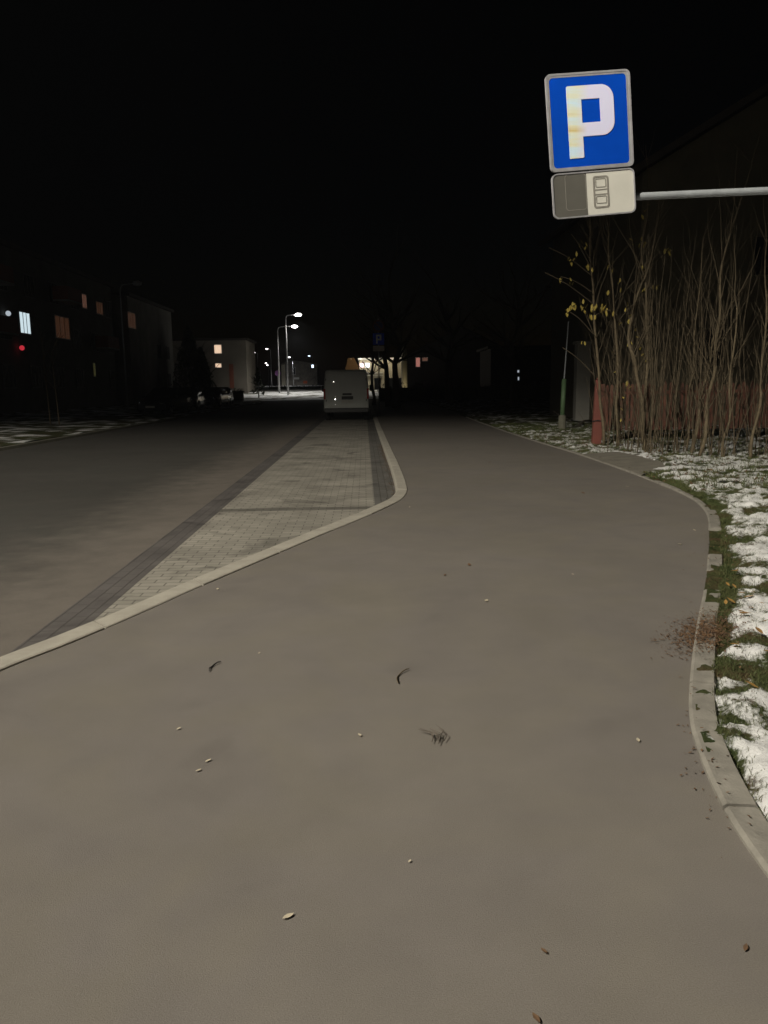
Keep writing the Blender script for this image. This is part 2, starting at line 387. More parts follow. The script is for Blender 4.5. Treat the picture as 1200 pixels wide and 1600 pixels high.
def addgrid(y0, y1, dy, x1, nx, pw):
    ys = [y0+dy*i for i in range(int(round((y1-y0)/dy))+1)]
    mm, a = grid(lambda y: [er(y)-.004+(x1-er(y))*(k/(nx-1))**pw for k in range(nx)], ys, nx)
    big.add(mm.v, mm.f); attr.extend(a)
addgrid(.5, 10, .022, 9, 190, 1.7)
addgrid(10, 26, .07, 16, 190, 1.15)
addgrid(26, 72, .4, 40, 100, 1.4)
struct(big.build('grass_verge', M['snow'], smooth=True, attr=attr))
# left verge
m = MB(); attr = []; ny, nx = 230, 60
for j in range(ny):
    y = 8+j*.28
    for i in range(nx):
        x = -9.46-26*(i/(nx-1))**1.4
        v = .30+.8*fb(x, y, 1.6, 5)+.3*fb(x, y, .35, 2, 3)
        v = max(0, min(1, v)); m.v.append((x, y, -.01+.05*fb(x, y, .8, 3)+.02*v)); attr.append(v)
for j in range(ny-1):
    for i in range(nx-1):
        q = j*nx+i; m.f.append((q+1, q, q+nx, q+nx+1))
struct(m.build('grass_verge', M['snow'], smooth=True, attr=attr))
# snow covered lawn beyond the junction, rising to the far street
def farz(Y): return 0 if Y < 83 else ((Y-83)/47 if Y < 130 else min(1.6, 1+(Y-130)*.04))
m = MB(); attr = []; ny, nx = 120, 130
for j in range(ny):
    y = 82.6+j*.4
    for i in range(nx):
        x = -42+i*.45
        v = .66+.75*fb(x*.5, y, .7, 5)+.4*fb(x, y, 3, 3)-.55*max(0, 1-abs((y-89-.25*(x+10)))/1.1)
        v = max(0, min(1, v)); m.v.append((x, y, farz(y)-.02+.12*fb(x, y, .3, 3)*min(1, (y-82.6)/3))); attr.append(v)
for j in range(ny-1):
    for i in range(nx-1):
        q = j*nx+i; m.f.append((q, q+1, q+nx+1, q+nx))
struct(m.build('snowy_lawn', M['snow'], smooth=True, attr=attr))
m = MB(); prof = [(130.2, 1.0), (134, 1.16), (140, 1.42), (146, 1.6), (420, 1.6)]
for y, z in prof: m.v += [(-120, y, z-.03), (80, y, z-.03)]
for i in range(len(prof)-1): m.f.append((2*i, 2*i+1, 2*i+3, 2*i+2))
struct(m.build('far_street_ground', mat('snow_dusted_asphalt', (.18, .17, .16), .8, scale=.4, col2=(.45, .45, .44))))
# slab of the garden entrance
m = MB(); m.add([(4.33, 15.3, .012), (4.26, 11.7, .012), (4.9, 12.4, .05), (5.25, 13.6, .055), (5.05, 15.3, .05)], [(0, 1, 2, 3, 4)])
m.add([(4.33, 15.3, -.1), (4.26, 11.7, -.1), (4.9, 12.4, -.1), (5.25, 13.6, -.1), (5.05, 15.3, -.1)], [])
m.f += [(0, 5, 6, 1), (1, 6, 7, 2), (2, 7, 8, 3), (3, 8, 9, 4), (4, 9, 5, 0)]
m.v = [(x, y, z+.02) if z > 0 else (x, y, z) for x, y, z in m.v]
struct(m.build('entrance_slab', M['slab']))
# grass blades in the snow gaps
def blades(n, y0, y1, x1, h0, h1, wd, name, seedm=1.0):
    m = MB(); c = 0; tr = 0
    while c < n and tr < n*8:
        tr += 1
        y = y0+(y1-y0)*random.random()**1.5; e = er(y)
        x = e+.10+(x1-e-.1)*random.random()**1.3
        if slab_at(x, y): continue
        mk = vmask(x, y)
        if random.random() < mk*1.15-.1: continue
        z = vz(x, y, mk)-.005; hh = random.uniform(h0, h1); a = random.uniform(0, 6.28); l = random.uniform(.2, 1.1)*hh
        dx, dy = math.cos(a), math.sin(a); b = random.uniform(0, 6.28); wx, wy = math.cos(b)*wd, math.sin(b)*wd
        m.add([(x-wx, y-wy, z), (x+wx, y+wy, z), (x+dx*l*.4+wx*.7, y+dy*l*.4+wy*.7, z+hh*.65), (x+dx*l*.4-wx*.7, y+dy*l*.4-wy*.7, z+hh*.65), (x+dx*l, y+dy*l, z+hh)], [(0, 1, 2, 3), (3, 2, 4)]); c += 1
    return tag(m.build(name, M['grass']), 'short green grass poking through the patchy snow along the path', 'grass', kind='stuff')
blades(60000, 1.2, 11, 5.4, .010, .036, .0016, 'grass')
blades(16000, 10, 27, 9, .03, .08, .005, 'grass')
def leaf_into(m, p, s, yaw, tilt, curl=.3):
    Mx = Matrix.Translation(p) @ Matrix.Rotation(yaw, 4, 'Z') @ Matrix.Rotation(tilt, 4, 'X')
    P = [(0, -1, 0), (.32, -.45, curl*.25), (.42, .1, curl*.35), (.25, .6, curl*.3), (0, 1, curl*.6), (-.25, .6, curl*.3), (-.42, .1, curl*.35), (-.32, -.45, curl*.25), (0, -.2, 0), (0, .4, 0)]
    v = [Mx @ Vector((x*s, y*s, z*s)) for x, y, z in P]
    m.add(v, [(0, 1, 8), (0, 8, 7), (1, 2, 8), (7, 8, 6), (2, 9, 8), (6, 8, 9), (2, 3, 9), (6, 9, 5), (3, 4, 9), (5, 9, 4)])
# leaf litter (uncountable) on the verge, thick where it spills over the edging
KIf = lerp_fn(KI); m = MB()
for i in range(5200):
    if i < 3200: y = random.gauss(4.22, .17); x = er(y)+random.gauss(.04, .10)
    elif i < 3700: y = random.gauss(6.3, .5); x = er(y)+random.gauss(.2, .14)
    elif i < 3780: y = random.gauss(2.9, .35); x = er(y)+random.gauss(.0, .05)-.02
    else: y = random.uniform(1.8, 22); x = er(y)+.1+abs(random.gauss(0, 1.2))
    if i % 7 == 0:
        y = random.uniform(5.5, 20); kx = KIf(y); x = kx+(random.uniform(-.10, .0) if y < 9.8 else -abs(random.gauss(0, .05)))
        leaf_into(m, Vector((x, y, -.07)), random.uniform(.006, .02), random.uniform(0, 6.3), random.uniform(-.5, .5)); continue
    z = (.006 if x < er(y) else max(vz(x, y, vmask(x, y)), .02)+.01)
    leaf_into(m, Vector((x, y, z)), random.uniform(.003, .011) if y < 10 else random.uniform(.03, .05), random.uniform(0, 6.3), random.uniform(-.5, .5))
tag(m.build('leaf_litter', M['bleaf']), 'brown rotting leaf litter scattered over the verge and the path edge', 'leaf litter', kind='stuff')

random.seed(44); m = MB()
for i in range(70):
    y = random.choice([random.uniform(2.2, 6), random.uniform(3, 14), 4.8+random.gauss(0, .3)]); x = er(y)+.15+abs(random.gauss(0, .5))
    leaf_into(m, Vector((x, y, vz(x, y, 1)+.012)), random.uniform(.018, .035), random.uniform(0, 6.3), random.uniform(-.5, .5))
tag(m.build('yellow_leaves', M['vleaf']), 'scattered ochre leaves lying on the snow of the right verge', 'leaves', kind='stuff')
# ------------------------------------------------------------------ parking sign on a horizontal arm
SG = empty('parking_sign', (0, 0, 0), 'large near blue parking sign with white P and pictogram plate on a steel arm', 'sign')
sc_ = Vector(((924-600)/F, (800-230)/F, -1))*5.34; sw = MC @ sc_ + Vector((0, 0, H))
SG.location = sw
SG.rotation_euler = Matrix(((1, 0, 0), (0, 1, 0), (0, 0, 1))).to_euler()
SM = Matrix.Rotation(R(5), 4, 'Z') @ Matrix.Rotation(R(-5.2), 4, 'Y')   # local x right, z up, facing -y
def rr(x0, x1, z0, z1, r, n=6):
    pts = []
    for cx, cz, a0 in ((x1-r, z0+r, -90), (x1-r, z1-r, 0), (x0+r, z1-r, 90), (x0+r, z0+r, 180)):
        for k in range(n+1):
            a = R(a0+90*k/n); pts.append((cx+r*math.cos(a), cz+r*math.sin(a)))
    return pts
def ring(m, A, B, d0, d1, Mx):
    n = len(A); v = [Mx @ Vector((x, d0, z)) for x, z in A]+[Mx @ Vector((x, d0, z)) for x, z in B]+[Mx @ Vector((x, d1, z)) for x, z in A]+[Mx @ Vector((x, d1, z)) for x, z in B]
    f = []
    for i in range(n):
        j = (i+1) % n; f += [(i, j, n+j, n+i), (i, 2*n+i, 2*n+j, j), (n+i, n+j, 3*n+j, 3*n+i)]
    m.add(v, f)
def worn_white(name, worn=True):
    mm = bpy.data.materials.new(name); mm.use_nodes = True; t = mm.node_tree; b = t.nodes['Principled BSDF']; L = t.links.new
    tc = N(t, 'ShaderNodeTexCoord'); mp = N(t, 'ShaderNodeMapping'); mp.inputs['Scale'].default_value = (1.2, 4, 11); L(tc.outputs['Object'], mp.inputs[0])
    no = N(t, 'ShaderNodeTexNoise'); no.inputs['Scale'].default_value = 1.2; no.inputs['Detail'].default_value = 5; L(mp.outputs[0], no.inputs[0])
    r = N(t, 'ShaderNodeValToRGB'); e = r.color_ramp.elements
    e[0].position = .34; e[0].color = (.48, .38, .16, 1); e[1].position = .62; e[1].color = (.46, .60, .70, 1); x = e.new(.47); x.color = (.56, .56, .42, 1)
    L(no.outputs[0], r.inputs[0])
    sp = N(t, 'ShaderNodeSeparateXYZ'); L(tc.outputs['Object'], sp.inputs[0])
    mr = N(t, 'ShaderNodeMapRange'); L(sp.outputs[0], mr.inputs[0]); mr.inputs[1].default_value = -.115; mr.inputs[2].default_value = -.03
    mx = N(t, 'ShaderNodeMix', data_type='RGBA'); L(mr.outputs[0], mx.inputs[0]); L(r.outputs[0], mx.inputs[6]); mx.inputs[7].default_value = (.53, .53, .70, 1)
    L(mx.outputs[2], b.inputs['Base Color']); b.inputs['Roughness'].default_value = .5
    return mm
M['pwhite'] = worn_white('worn_reflective_white')
M['blue'] = mat('sign_blue', (.0005, .045, .36), .7, scale=3, vary=.10, spec=.05)
M['platew'] = mat('plate_white', (.47, .462, .42), .6, scale=5, vary=.06)
M['plateg'] = mat('plate_grey', (.075, .072, .063), .6, scale=4, vary=.10)
M['plline'] = mat('plate_line_grey', (.19, .18, .16), .6)
M['rimal'] = mat('sign_rim', (.30, .30, .32), .45, .3, scale=12, vary=.2)
zc = .06      # P face spans z from -.235+... relative to the whole assembly
# P square: x -.3..+.3, z .01...61 offset
OZ = -.145
def sbuild(m, name, mt, par=SG, bevel=0): return m.build(name, mt, par, bevel=bevel)
m = MB(); m.prism(rr(-.3, .3, OZ, OZ+.63, .035), SM, 0, .018); back = sbuild(m, 'sign_panel', M['rimal'], bevel=.003)
m = MB(); ring(m, rr(-.3, .3, OZ, OZ+.63, .035), rr(-.287, .287, OZ+.013, OZ+.617, .03), -.007, .0, SM); sbuild(m, 'rim', M['rimal'])
m = MB(); ring(m, rr(-.288, .288, OZ+.012, OZ+.618, .03), rr(-.2769, .2699, OZ+.0231, OZ+.6039, .026), -.0045, -.0005, SM); sbuild(m, 'white_border', M['rimal'])
m = MB(); m.prism(rr(-.277, .27, OZ+.023, OZ+.604, .026), SM, -.003, -.0005); sbuild(m, 'blue_face', M['blue'])
def arc(cx, cz, r, a0, a1, n=8): return [(cx+r*math.cos(R(a0+(a1-a0)*k/n)), cz+r*math.sin(R(a0+(a1-a0)*k/n))) for k in range(n+1)]
t0 = OZ+.63
oz = lambda f_: t0-.63*f_
ox = lambda f_: -.3+.6*f_
outer = [(ox(.235), oz(.145)), (ox(.235)+.008, oz(.135))]+arc(ox(.79)-.10, oz(.135)-.10, .10, 90, 0)+arc(ox(.79)-.10, oz(.655)+.10, .10, 0, -90)+[(ox(.405), oz(.655)), (ox(.405), oz(.865)), (ox(.405)-.008, oz(.875)), (ox(.235), oz(.875))]
cx0, cx1, cz0, cz1 = ox(.405), ox(.625), oz(.515), oz(.275)
# P as stem + bowl with a counter (butted quads)
m = MB()
def pf(poly): m.prism(poly, SM, -.0065, -.003)
pf([(ox(.235), oz(.145)), (ox(.235)+.008, oz(.135)), (cx0, oz(.135)), (cx0, oz(.868)), (cx0-.008, oz(.875)), (ox(.235), oz(.875))][::-1])
xr = ox(.79)
pf([(cx0, cz1), (cx1, cz1), (xr-.09, oz(.135)), (cx0, oz(.135))])
pf([(cx1, cz1)]+arc(xr-.09, oz(.135)-.09, .09, 0, 90, 8)[0:9])
pf([(cx1, cz0), (xr, oz(.655)+.09), (xr, oz(.135)-.09), (cx1, cz1)])
pf([(cx1, cz0)]+arc(xr-.09, oz(.655)+.09, .09, -90, 0, 8))
pf([(cx0, oz(.655)), (xr-.09, oz(.655)), (cx1, cz0), (cx0, cz0)])
sbuild(m, 'letter_p', M['pwhite'])
# lower plate
pz1 = OZ-.012; pz0 = pz1-.30
m = MB(); m.prism(rr(-.3, .3, pz0, pz1, .04), SM, 0, .014); sbuild(m, 'lower_plate', M['rimal'], bevel=.003)
m = MB(); A = rr(-.291, .291, pz0+.009, pz1-.009, .034); xs = -.05
left = [p for p in A if p[0] < xs]; 
m = MB(); m.prism([(xs, pz0+.009), (xs, pz1-.009)]+[p for p in A if p[0] < xs], SM, -.003, -.0005); sbuild(m, 'grey_field', M['plateg'])
rt = [p for p in A if p[0] > xs]
m = MB(); m.prism([(xs, pz1-.009), (xs, pz0+.009)]+rt, SM, -.003, -.0005); sbuild(m, 'white_field', M['platew'])
m = MB(); ring(m, rr(-.3, .3, pz0, pz1, .04), rr(-.2915, .2915, pz0+.0085, pz1-.0085, .034), -.008, .0, SM); sbuild(m, 'plate_rim', M['rimal'])
m = MB()
def bar(x0, x1, z0, z1): m.prism([(x0, z0), (x1, z0), (x1, z1), (x0, z1)], SM, -.0052, -.003)
gx0, gx1, gz1, gz0 = -.005, .108, pz1-.035, pz0+.05
ring(m, rr(gx0, gx1, gz0, gz1, .018), rr(gx0+.012, gx1-.012, gz0+.012, gz1-.012, .010), -.0055, -.003, SM)
gm = (gz0+gz1)/2
bar(gx0+.012, gx1-.012, gm+.012, gm+.019); bar(gx0+.012, gx1-.012, gm-.020, gm-.012)
ring(m, rr(gx0+.018, gx1-.018, gm+.03, gz1-.018, .008), rr(gx0+.023, gx1-.023, gm+.035, gz1-.023, .006), -.0052, -.003, SM)
ring(m, rr(gx0+.018, gx1-.018, gz0+.03, gm-.026, .008), rr(gx0+.023, gx1-.023, gz0+.035, gm-.031, .006), -.0052, -.003, SM)
sbuild(m, 'car_pictogram', M['plline'])
m = MB(); ring(m, rr(-.205, -.175+.12, pz0+.05, pz1-.01, .02), rr(-.202, -.178+.12, pz0+.053, pz1-.013, .018), -.0045, -.003, SM)
sbuild(m, 'plate_outline', M['plline'])
# arm and clamps
A0 = SM @ Vector((-.05, .05, OZ-.165)); pr = aty(1200, 298, sw.y+.12)-sw
dr = (pr-(SM @ Vector((.3, .05, OZ-.195)))); A1 = (SM @ Vector((.3, .05, OZ-.195)))+dr.normalized()*1.6
m = MB(); m.tube([SM @ Vector((-.2, .055, OZ-.18)), SM @ Vector((.3, .05, OZ-.195)), A1], .026, 16); sbuild(m, 'arm', M['galv'])
for cx in (-.15, .15):
    m = MB(); m.box(cx-.02, cx+.02, .014, .08, OZ-.22, OZ-.155, SM); sbuild(m, 'clamp', M['galv'])
m = MB(); m.box(-.012, .012, .018, .032, OZ-.2, OZ+.5, SM); sbuild(m, 'backing_rail', M['galv'])
pb = A1
m = MB(); m.tube([(pb.x, pb.y, -sw.z-.1), (pb.x, pb.y, pb.z+.3)], .045, 20); sbuild(m, 'post', M['galv'])

# ------------------------------------------------------------------ garden edge: posts, pickets, shrubs, house
def gp(px, py, z=.03): return at(px, py, z)
p = gp(878, 672); gpst = empty('green_post', p, 'green painted pipe post on a mossy concrete foot, left of the fence', 'post')
m = MB(); m.tube([(0, 0, -.1), (0, 0, .42), (.0, 0, .46)], [.12, .11, .07], 12); m.build('concrete_foot', M['rock'], gpst)
m = MB(); m.tube([(0, 0, .40), (.03, 0, 1.5)], .07, 16); m.tube([(.03, 0, 1.5), (.03, 0, 1.53)], [.075, .05], 16); m.build('pipe', M['greenpost'], gpst, True)
m = MB(); m.tube([(.03, 0, 1.5), (.12, 0, 3.2)], .02, 8); m.build('thin_rod', M['galv'], gpst)
p = gp(931, 696); rp = empty('red_gate_post', p, 'tapered red painted wooden post at the left end of the picket fence', 'post')
m = MB(); m.add([(-.1, -.07, -.1), (.11, -.07, -.1), (.11, .07, -.1), (-.1, .07, -.1), (-.05, -.05, 1.45), (.06, -.05, 1.45), (.06, .05, 1.45), (-.05, .05, 1.45)], [(0, 1, 5, 4), (1, 2, 6, 5), (2, 3, 7, 6), (3, 0, 4, 7)])
m.add([(-.05, -.05, 1.45), (.06, -.05, 1.45), (.06, .05, 1.45), (-.05, .05, 1.45), (.005, 0, 1.54)], [(0, 1, 4), (1, 2, 4), (2, 3, 4), (3, 0, 4)])
m.build('shaft', M['redpost'], rp, bevel=.008)
m = MB(); m.tube([(-.12, -.08, .55), (.0, -.09, .57), (.12, -.08, .54)], .012, 6); m.build('wire_loop', M['black'], rp)
fe = empty('picket_fence', (5.75, 18.6, 0), 'old red brown wooden picket fence standing behind the bare shrubs', 'fence')
m = MB(); x = .1; 
while x < 10:
    hh = 1.42+random.uniform(-.09, .05); yy = .05*x+random.uniform(-.01, .01); wd = random.uniform(.035, .045); l = random.uniform(-.02, .02)
    m.add([(x-wd, yy, .28), (x+wd, yy, .28), (x+wd+l, yy, hh-.06), (x+l, yy, hh), (x-wd+l, yy, hh-.06), (x-wd, yy+.02, .28), (x+wd, yy+.02, .28), (x+wd+l, yy+.02, hh-.06), (x+l, yy+.02, hh), (x-wd+l, yy+.02, hh-.06)],
          [(0, 1, 2, 3, 4), (9, 8, 7, 6, 5), (0, 5, 6, 1), (1, 6, 7, 2), (2, 7, 8, 3), (3, 8, 9, 4), (4, 9, 5, 0)])
    x += random.uniform(.105, .15)
m.build('pickets', M['picket'], fe)
for z in (.5, 1.15):
    m = MB(); m.add([(0, .03, z), (10, .53, z), (10, .53, z+.07), (0, .03, z+.07), (0, .07, z), (10, .57, z), (10, .57, z+.07), (0, .07, z+.07)], [(0, 1, 2, 3), (7, 6, 5, 4), (3, 2, 6, 7), (0, 4, 5, 1)]); m.build('rail', M['picket'], fe)
for x in (0.02, 2.5, 5, 7.5, 10):
    m = MB(); m.box(x-.05, x+.05, .08+.05*x, .18+.05*x, -.1, 1.4); m.build('post', M['picket'], fe)

def grow(m, p, d, L, r, depth, seg=5, up=.25, wob=.12, kids=3, sides=5, leaves=None, lchance=0):
    pts = [p.copy()]; rad = [r]
    for i in range(seg):
        d = (d+Vector((random.gauss(0, wob), random.gauss(0, wob), random.gauss(0, wob)*.5+up*.12))).normalized()
        p = p+d*(L/seg); pts.append(p.copy()); rad.append(r*(1-.8*(i+1)/seg))
    m.tube(pts, rad, sides if depth > 0 else 3, cap=False)
    if leaves is not None and random.random() < lchance:
        for q in pts[2:]:
            if random.random() < .5: leaf_into(leaves, q+Vector((random.gauss(0, .02), random.gauss(0, .02), -.03)), random.uniform(.035, .06), random.uniform(0, 6), random.uniform(-1.3, 1.3))
    if depth > 0:
        for k in range(kids):
            i = random.randint(1, seg); a = random.uniform(0, 6.28)
            nd = (d+Vector((math.cos(a), math.sin(a), random.uniform(-.1, .5)))*random.uniform(.4, .9)).normalized()
            grow(m, pts[i], nd, L*random.uniform(.35, .6), rad[i]*.55, depth-1, max(3, seg-1), up, wob, kids, sides, leaves, lchance)
def px_stem(pl, Y): return [aty(840+x/3.333, 330+y/3.333, Y) for x, y in pl]
def smooth_pts(P, k=4):
    out = []
    for i in range(len(P)-1):
        p0, p1, p2, p3 = P[max(i-1, 0)], P[i], P[i+1], P[min(i+2, len(P)-1)]
        for j in range(k):
            t = j/k; out.append(.5*((2*p1)+(p2-p0)*t+(2*p0-5*p1+4*p2-p3)*t*t+(3*p1-p0-3*p2+p3)*t**3))
    return out+[P[-1]]
def shrub(label, base, stems, shoots, leafy, spread, ht, group='bare shrubs in front of the picket fence', seed=1):
    random.seed(seed)
    root = empty('shrub', base, label, 'shrub', group)
    off = -base; lv = MB(); tw = MB()
    for pl, Y, r in stems:
        P = smooth_pts([q+off for q in px_stem(pl, Y)]); P[0].z = min(P[0].z, -.02)
        for i, q in enumerate(P): q.y += .05*math.sin(i*.9+seed)
        m = MB(); n = len(P); m.tube(P, [.82*r*(1-.6*i/(n-1)) for i in range(n)], 8); m.build('stem', M['bark'], root, True)
        for i in range(n//4, n):
            for _ in range(2):
                if random.random() < .6:
                    a = random.uniform(0, 6.28); d = Vector((math.cos(a)*.45, math.sin(a)*.5, random.uniform(.8, 1.6))).normalized()
                    grow(tw, P[i], d, random.uniform(.5, 1.6), r*.22, 1, 5, .4, .10, 2, 4, lv, leafy)
        a = (P[-1]-P[-3]).normalized(); grow(tw, P[-1], a, 1.6, r*.4, 2, 6, .3, .08, 3, 4, lv, leafy)
    for i in range(shoots):
        x, y = random.uniform(-spread, spread), random.uniform(-.5, .8); L = ht*random.uniform(.35, 1)
        d = Vector((random.gauss(0, .10), random.gauss(0, .08), 1)).normalized()
        grow(tw, Vector((x, y, -.05)), d, L, random.uniform(.004, .012), 1, 8, .1, .04, 3, 4, lv, leafy*.4)
    tw.build('twigs', M['twig'], root)
    if lv.v: lv.build('leaves', M['yleaf'], root)
    return root
shrub('leftmost bare shrub beside the red post, with clusters of yellow leaves', Vector((5.7, 16.9, 0)),
      [([(345, 1200), (335, 1050), (320, 900), (300, 600), (286, 400), (275, 200), (270, 30)], 17.0, .045),
       ([(415, 1225), (412, 1050), (415, 900), (405, 560), (388, 400), (372, 200), (365, 60)], 16.6, .040)], 20, .03, .6, 4.2, seed=3)
shrub('second bare shrub from the left, one crooked forking trunk with a few yellow leaves', Vector((5.8, 15.6, 0)),
      [([(558, 1255), (550, 1100), (535, 950), (510, 800), (480, 700), (485, 560), (530, 420), (560, 330)], 15.6, .055),
       ([(562, 1250), (560, 1000), (570, 700), (566, 480), (545, 250), (550, 120)], 15.7, .038)], 34, .025, .9, 4.3, seed=5)
shrub('third bare shrub with two leaning pale trunks in front of the pickets', Vector((6.3, 14.6, 0)),
      [([(840, 1300), (872, 1150), (895, 950), (925, 780), (940, 600), (957, 330), (1010, 80)], 14.4, .050),
       ([(800, 1290), (835, 1080), (865, 920), (905, 720), (935, 620)], 14.8, .042),
       ([(780, 1260), (785, 1100), (790, 930), (815, 780), (830, 500), (860, 200)], 15.2, .026)], 50, .004, 1.1, 4.4, seed=8)
shrub('rightmost bare shrub, a dense thicket of thin brown shoots at the edge of the frame', Vector((7.3, 14.3, 0)),
      [([(955, 1300), (975, 1180), (1000, 1050), (1010, 800), (1040, 500)], 14.3, .04),
       ([(1100, 1290), (1130, 1150), (1160, 950), (1180, 700), (1190, 400)], 13.9, .04)], 60, .003, 1.2, 4.4, seed=11)
# the yellow leaf clusters that still hang on the first shrub
random.seed(21)
lv = MB()
cl = [(160, 520, 5), (185, 495, 6), (235, 495, 5), (275, 520, 5), (300, 515, 4), (340, 500, 5), (345, 520, 4), (280, 550, 4), (370, 525, 2), (222, 185, 4), (175, 248, 5), (265, 310, 3), (368, 292, 2), (380, 310, 2), (125, 370, 2), (165, 378, 3), (400, 415, 2), (460, 500, 2), (420, 590, 2), (465, 690, 2), (240, 675, 2), (560, 160, 4), (540, 15, 2), (675, 215, 3), (690, 205, 2), (607, 388, 3), (552, 415, 2), (430, 365, 2), (470, 910, 2)]
base = Vector((5.7, 16.9, 0)); sh = [o for o in bpy.data.objects if o.name == 'shrub'][0]
tw2 = MB()
for x, y, n in cl:
    c = aty(840+x/3.333, 330+y/3.333, 16.6)-base
    for k in range(n): leaf_into(lv, c+Vector((random.gauss(0, .05), random.gauss(0, .1), random.gauss(0, .04))), random.uniform(.045, .075), random.uniform(0, 6), random.uniform(.5, 1.8))
for a, b in (((290, 640), (160, 520)), ((286, 560), (380, 515)), ((280, 420), (120, 340)), ((275, 330), (60, 190)), ((300, 500), (370, 290)), ((300, 860), (130, 710)), ((280, 300), (175, 120)), ((286, 480), (40, 320)), ((275, 260), (225, 180)), ((405, 560), (560, 150)), ((400, 480), (690, 200)), ((400, 600), (607, 385))):
    A = aty(840+a[0]/3.333, 330+a[1]/3.333, 16.8)-base; B = aty(840+b[0]/3.333, 330+b[1]/3.333, 16.55)-base
    tw2.tube(smooth_pts([A, (A*2+B)/3+Vector((0, .03, .05)), (A+B*2)/3+Vector((0, -.02, .04)), B]), .008, 4, False)
lv.build('leaves', M['yleaf'], sh); tw2.build('twigs', M['twig'], sh)
# fallen branch and lumps on the verge
random.seed(31)
a, b = gp(886, 672), gp(930, 662); m = MB(); m.tube(smooth_pts([a, a.lerp(b, .35)+Vector((0, 0, .03)), a.lerp(b, .6)+Vector((0, .1, .16)), b+Vector((0, 0, .1))]), [.05]*6+[.035]*7, 7)
m.tube([a.lerp(b, .5)+Vector((0, 0, .1)), a.lerp(b, .2)+Vector((-.3, .3, .35)), a.lerp(b, .1)+Vector((-.45, .3, .55))], [.02, .014, .006], 5)
tag(m.build('fallen_branch', M['dbark']), 'dark fallen branch lying in the snow between the green and red posts', 'branch')
c = gp(1130, 758); m = MB()
pr_ = [(.001, .09), (.08, .085), (.15, .05), (.2, -.01)]
m.lathe([(r*random.uniform(.5, .6), z*.7) for r, z in pr_[::-1]], 14, Matrix.Translation(c) @ Matrix.Diagonal((1.1, .7, 1, 1)))
m.tube([c+Vector((.05, 0, .03)), c+Vector((.18, -.05, .035)), c+Vector((.3, .0, .02))], [.03, .02, .01], 6)
tag(m.build('black_rag', M['black'], smooth=True), 'small black rag lying on the snow at the right edge of the path', 'rag')
# brown house behind the fence
hs = empty('house', (8.4, 24, 0), 'dark brown plastered house with a steep gable behind the picket fence', 'house', 'houses on the right side')
m = MB(); Mx = Matrix.Identity(4); m.prism([(0, -.2), (13, -.2), (13, 7.6), (6.5, 11.4), (0, 7.6)], Mx, 0, 11); m.build('wall', M['plaster'], hs)
m = MB()
for s in (0, 1):
    x0, x1 = (-.5, 6.5) if s == 0 else (13.5, 6.5)
    m.add([(x0, -.5, 7.38), (x1, -.5, 11.5), (x1, 11.5, 11.5), (x0, 11.5, 7.38), (x0, -.5, 7.6), (x1, -.5, 11.72), (x1, 11.5, 11.72), (x0, 11.5, 7.6)], [(0, 1, 2, 3), (7, 6, 5, 4), (0, 4, 5, 1), (3, 2, 6, 7), (0, 3, 7, 4)])
m.build('roof', M['roof'], hs)
for x, z, w_, h_ in ((1.9, 1.9, .8, 1.1), (4.0, 1.9, .9, 1.2), (3.5, 4.6, .9, 1.1), (3.9, 7.3, .8, .9), (6.2, 4.6, .9, 1.1), (9, 1.9, .9, 1.2)):
    m = MB(); m.box(x, x+w_, -.03, -.012, z, z+h_); wn = m.build('window', M['glass'], hs)
    m = MB(); ring(m, [(x-.06, z-.06), (x+w_+.06, z-.06), (x+w_+.06, z+h_+.06), (x-.06, z+h_+.06)], [(x, z), (x+w_, z), (x+w_, z+h_), (x, z+h_)], -.05, -.001, Matrix.Identity(4)); m.build('frame', M['plaster'], wn)
pp = aty(912, 648, 29); pl = empty('gate_pillar', (pp.x, 29, 0), 'tall pale grey gate pillar behind the green post', 'pillar')
m = MB(); m.box(-.36, .36, -.2, .2, -.1, 2.85); m.build('shaft', M['plasterB'], pl, bevel=.02)
m = MB(); m.box(-.42, .42, -.26, .26, 2.853, 2.95); m.build('cap', M['plasterB'], pl, bevel=.02)

# ------------------------------------------------------------------ white van in the bay
def wheel(par, x, y, r=.34, wd=.22):
    Mx = Matrix.Translation((x, y, r)) @ Matrix.Rotation(R(90), 4, 'Y'); s = wd/2
    m = MB(); m.lathe([(r*.62, -s), (r*.92, -s), (r, -s*.7), (r, s*.7), (r*.92, s), (r*.62, s)], 28, Mx); t = m.build('wheel', M['rubber'], par, True)
    m = MB(); m.lathe([(.001, -s*.7), (r*.25, -s*.8), (r*.6, -s*.6), (r*.63, -s*.95), (r*.63, s*.95), (r*.6, s*.6), (r*.25, s*.8), (.001, s*.7)], 28, Mx); m.build('rim', M['rim'], t, True)
def loft(m, secs):
    """secs: list of (y, [(x,z)...]) closed rings"""
    n = len(secs[0][1]); vs = []; fs = []
    for y, pr in secs: vs += [(x, y, z) for x, z in pr]
    for i in range(len(secs)-1):
        for k in range(n): fs.append((i*n+k, i*n+(k+1) % n, (i+1)*n+(k+1) % n, (i+1)*n+k))
    fs.append(tuple(range(n-1, -1, -1))); fs.append(tuple((len(secs)-1)*n+k for k in range(n))); m.add(vs, fs)
def vsec(wb, wt, zb, zt, r=.12, tuck=.0):
    pts = [(-wb+.06, zb), (wb-.06, zb), (wb, zb+.08), (wb, zb+(zt-zb)*.45)]
    for k in range(5): a = R(90*k/4); pts.append((wt-r+r*math.cos(a), zt-r+r*math.sin(a)))
    for k in range(5): a = R(90+90*k/4); pts.append((-wt+r+r*math.cos(a), zt-r+r*math.sin(a)))
    pts += [(-wb, zb+(zt-zb)*.45), (-wb, zb+.08)]
    return pts
VY = 34.0
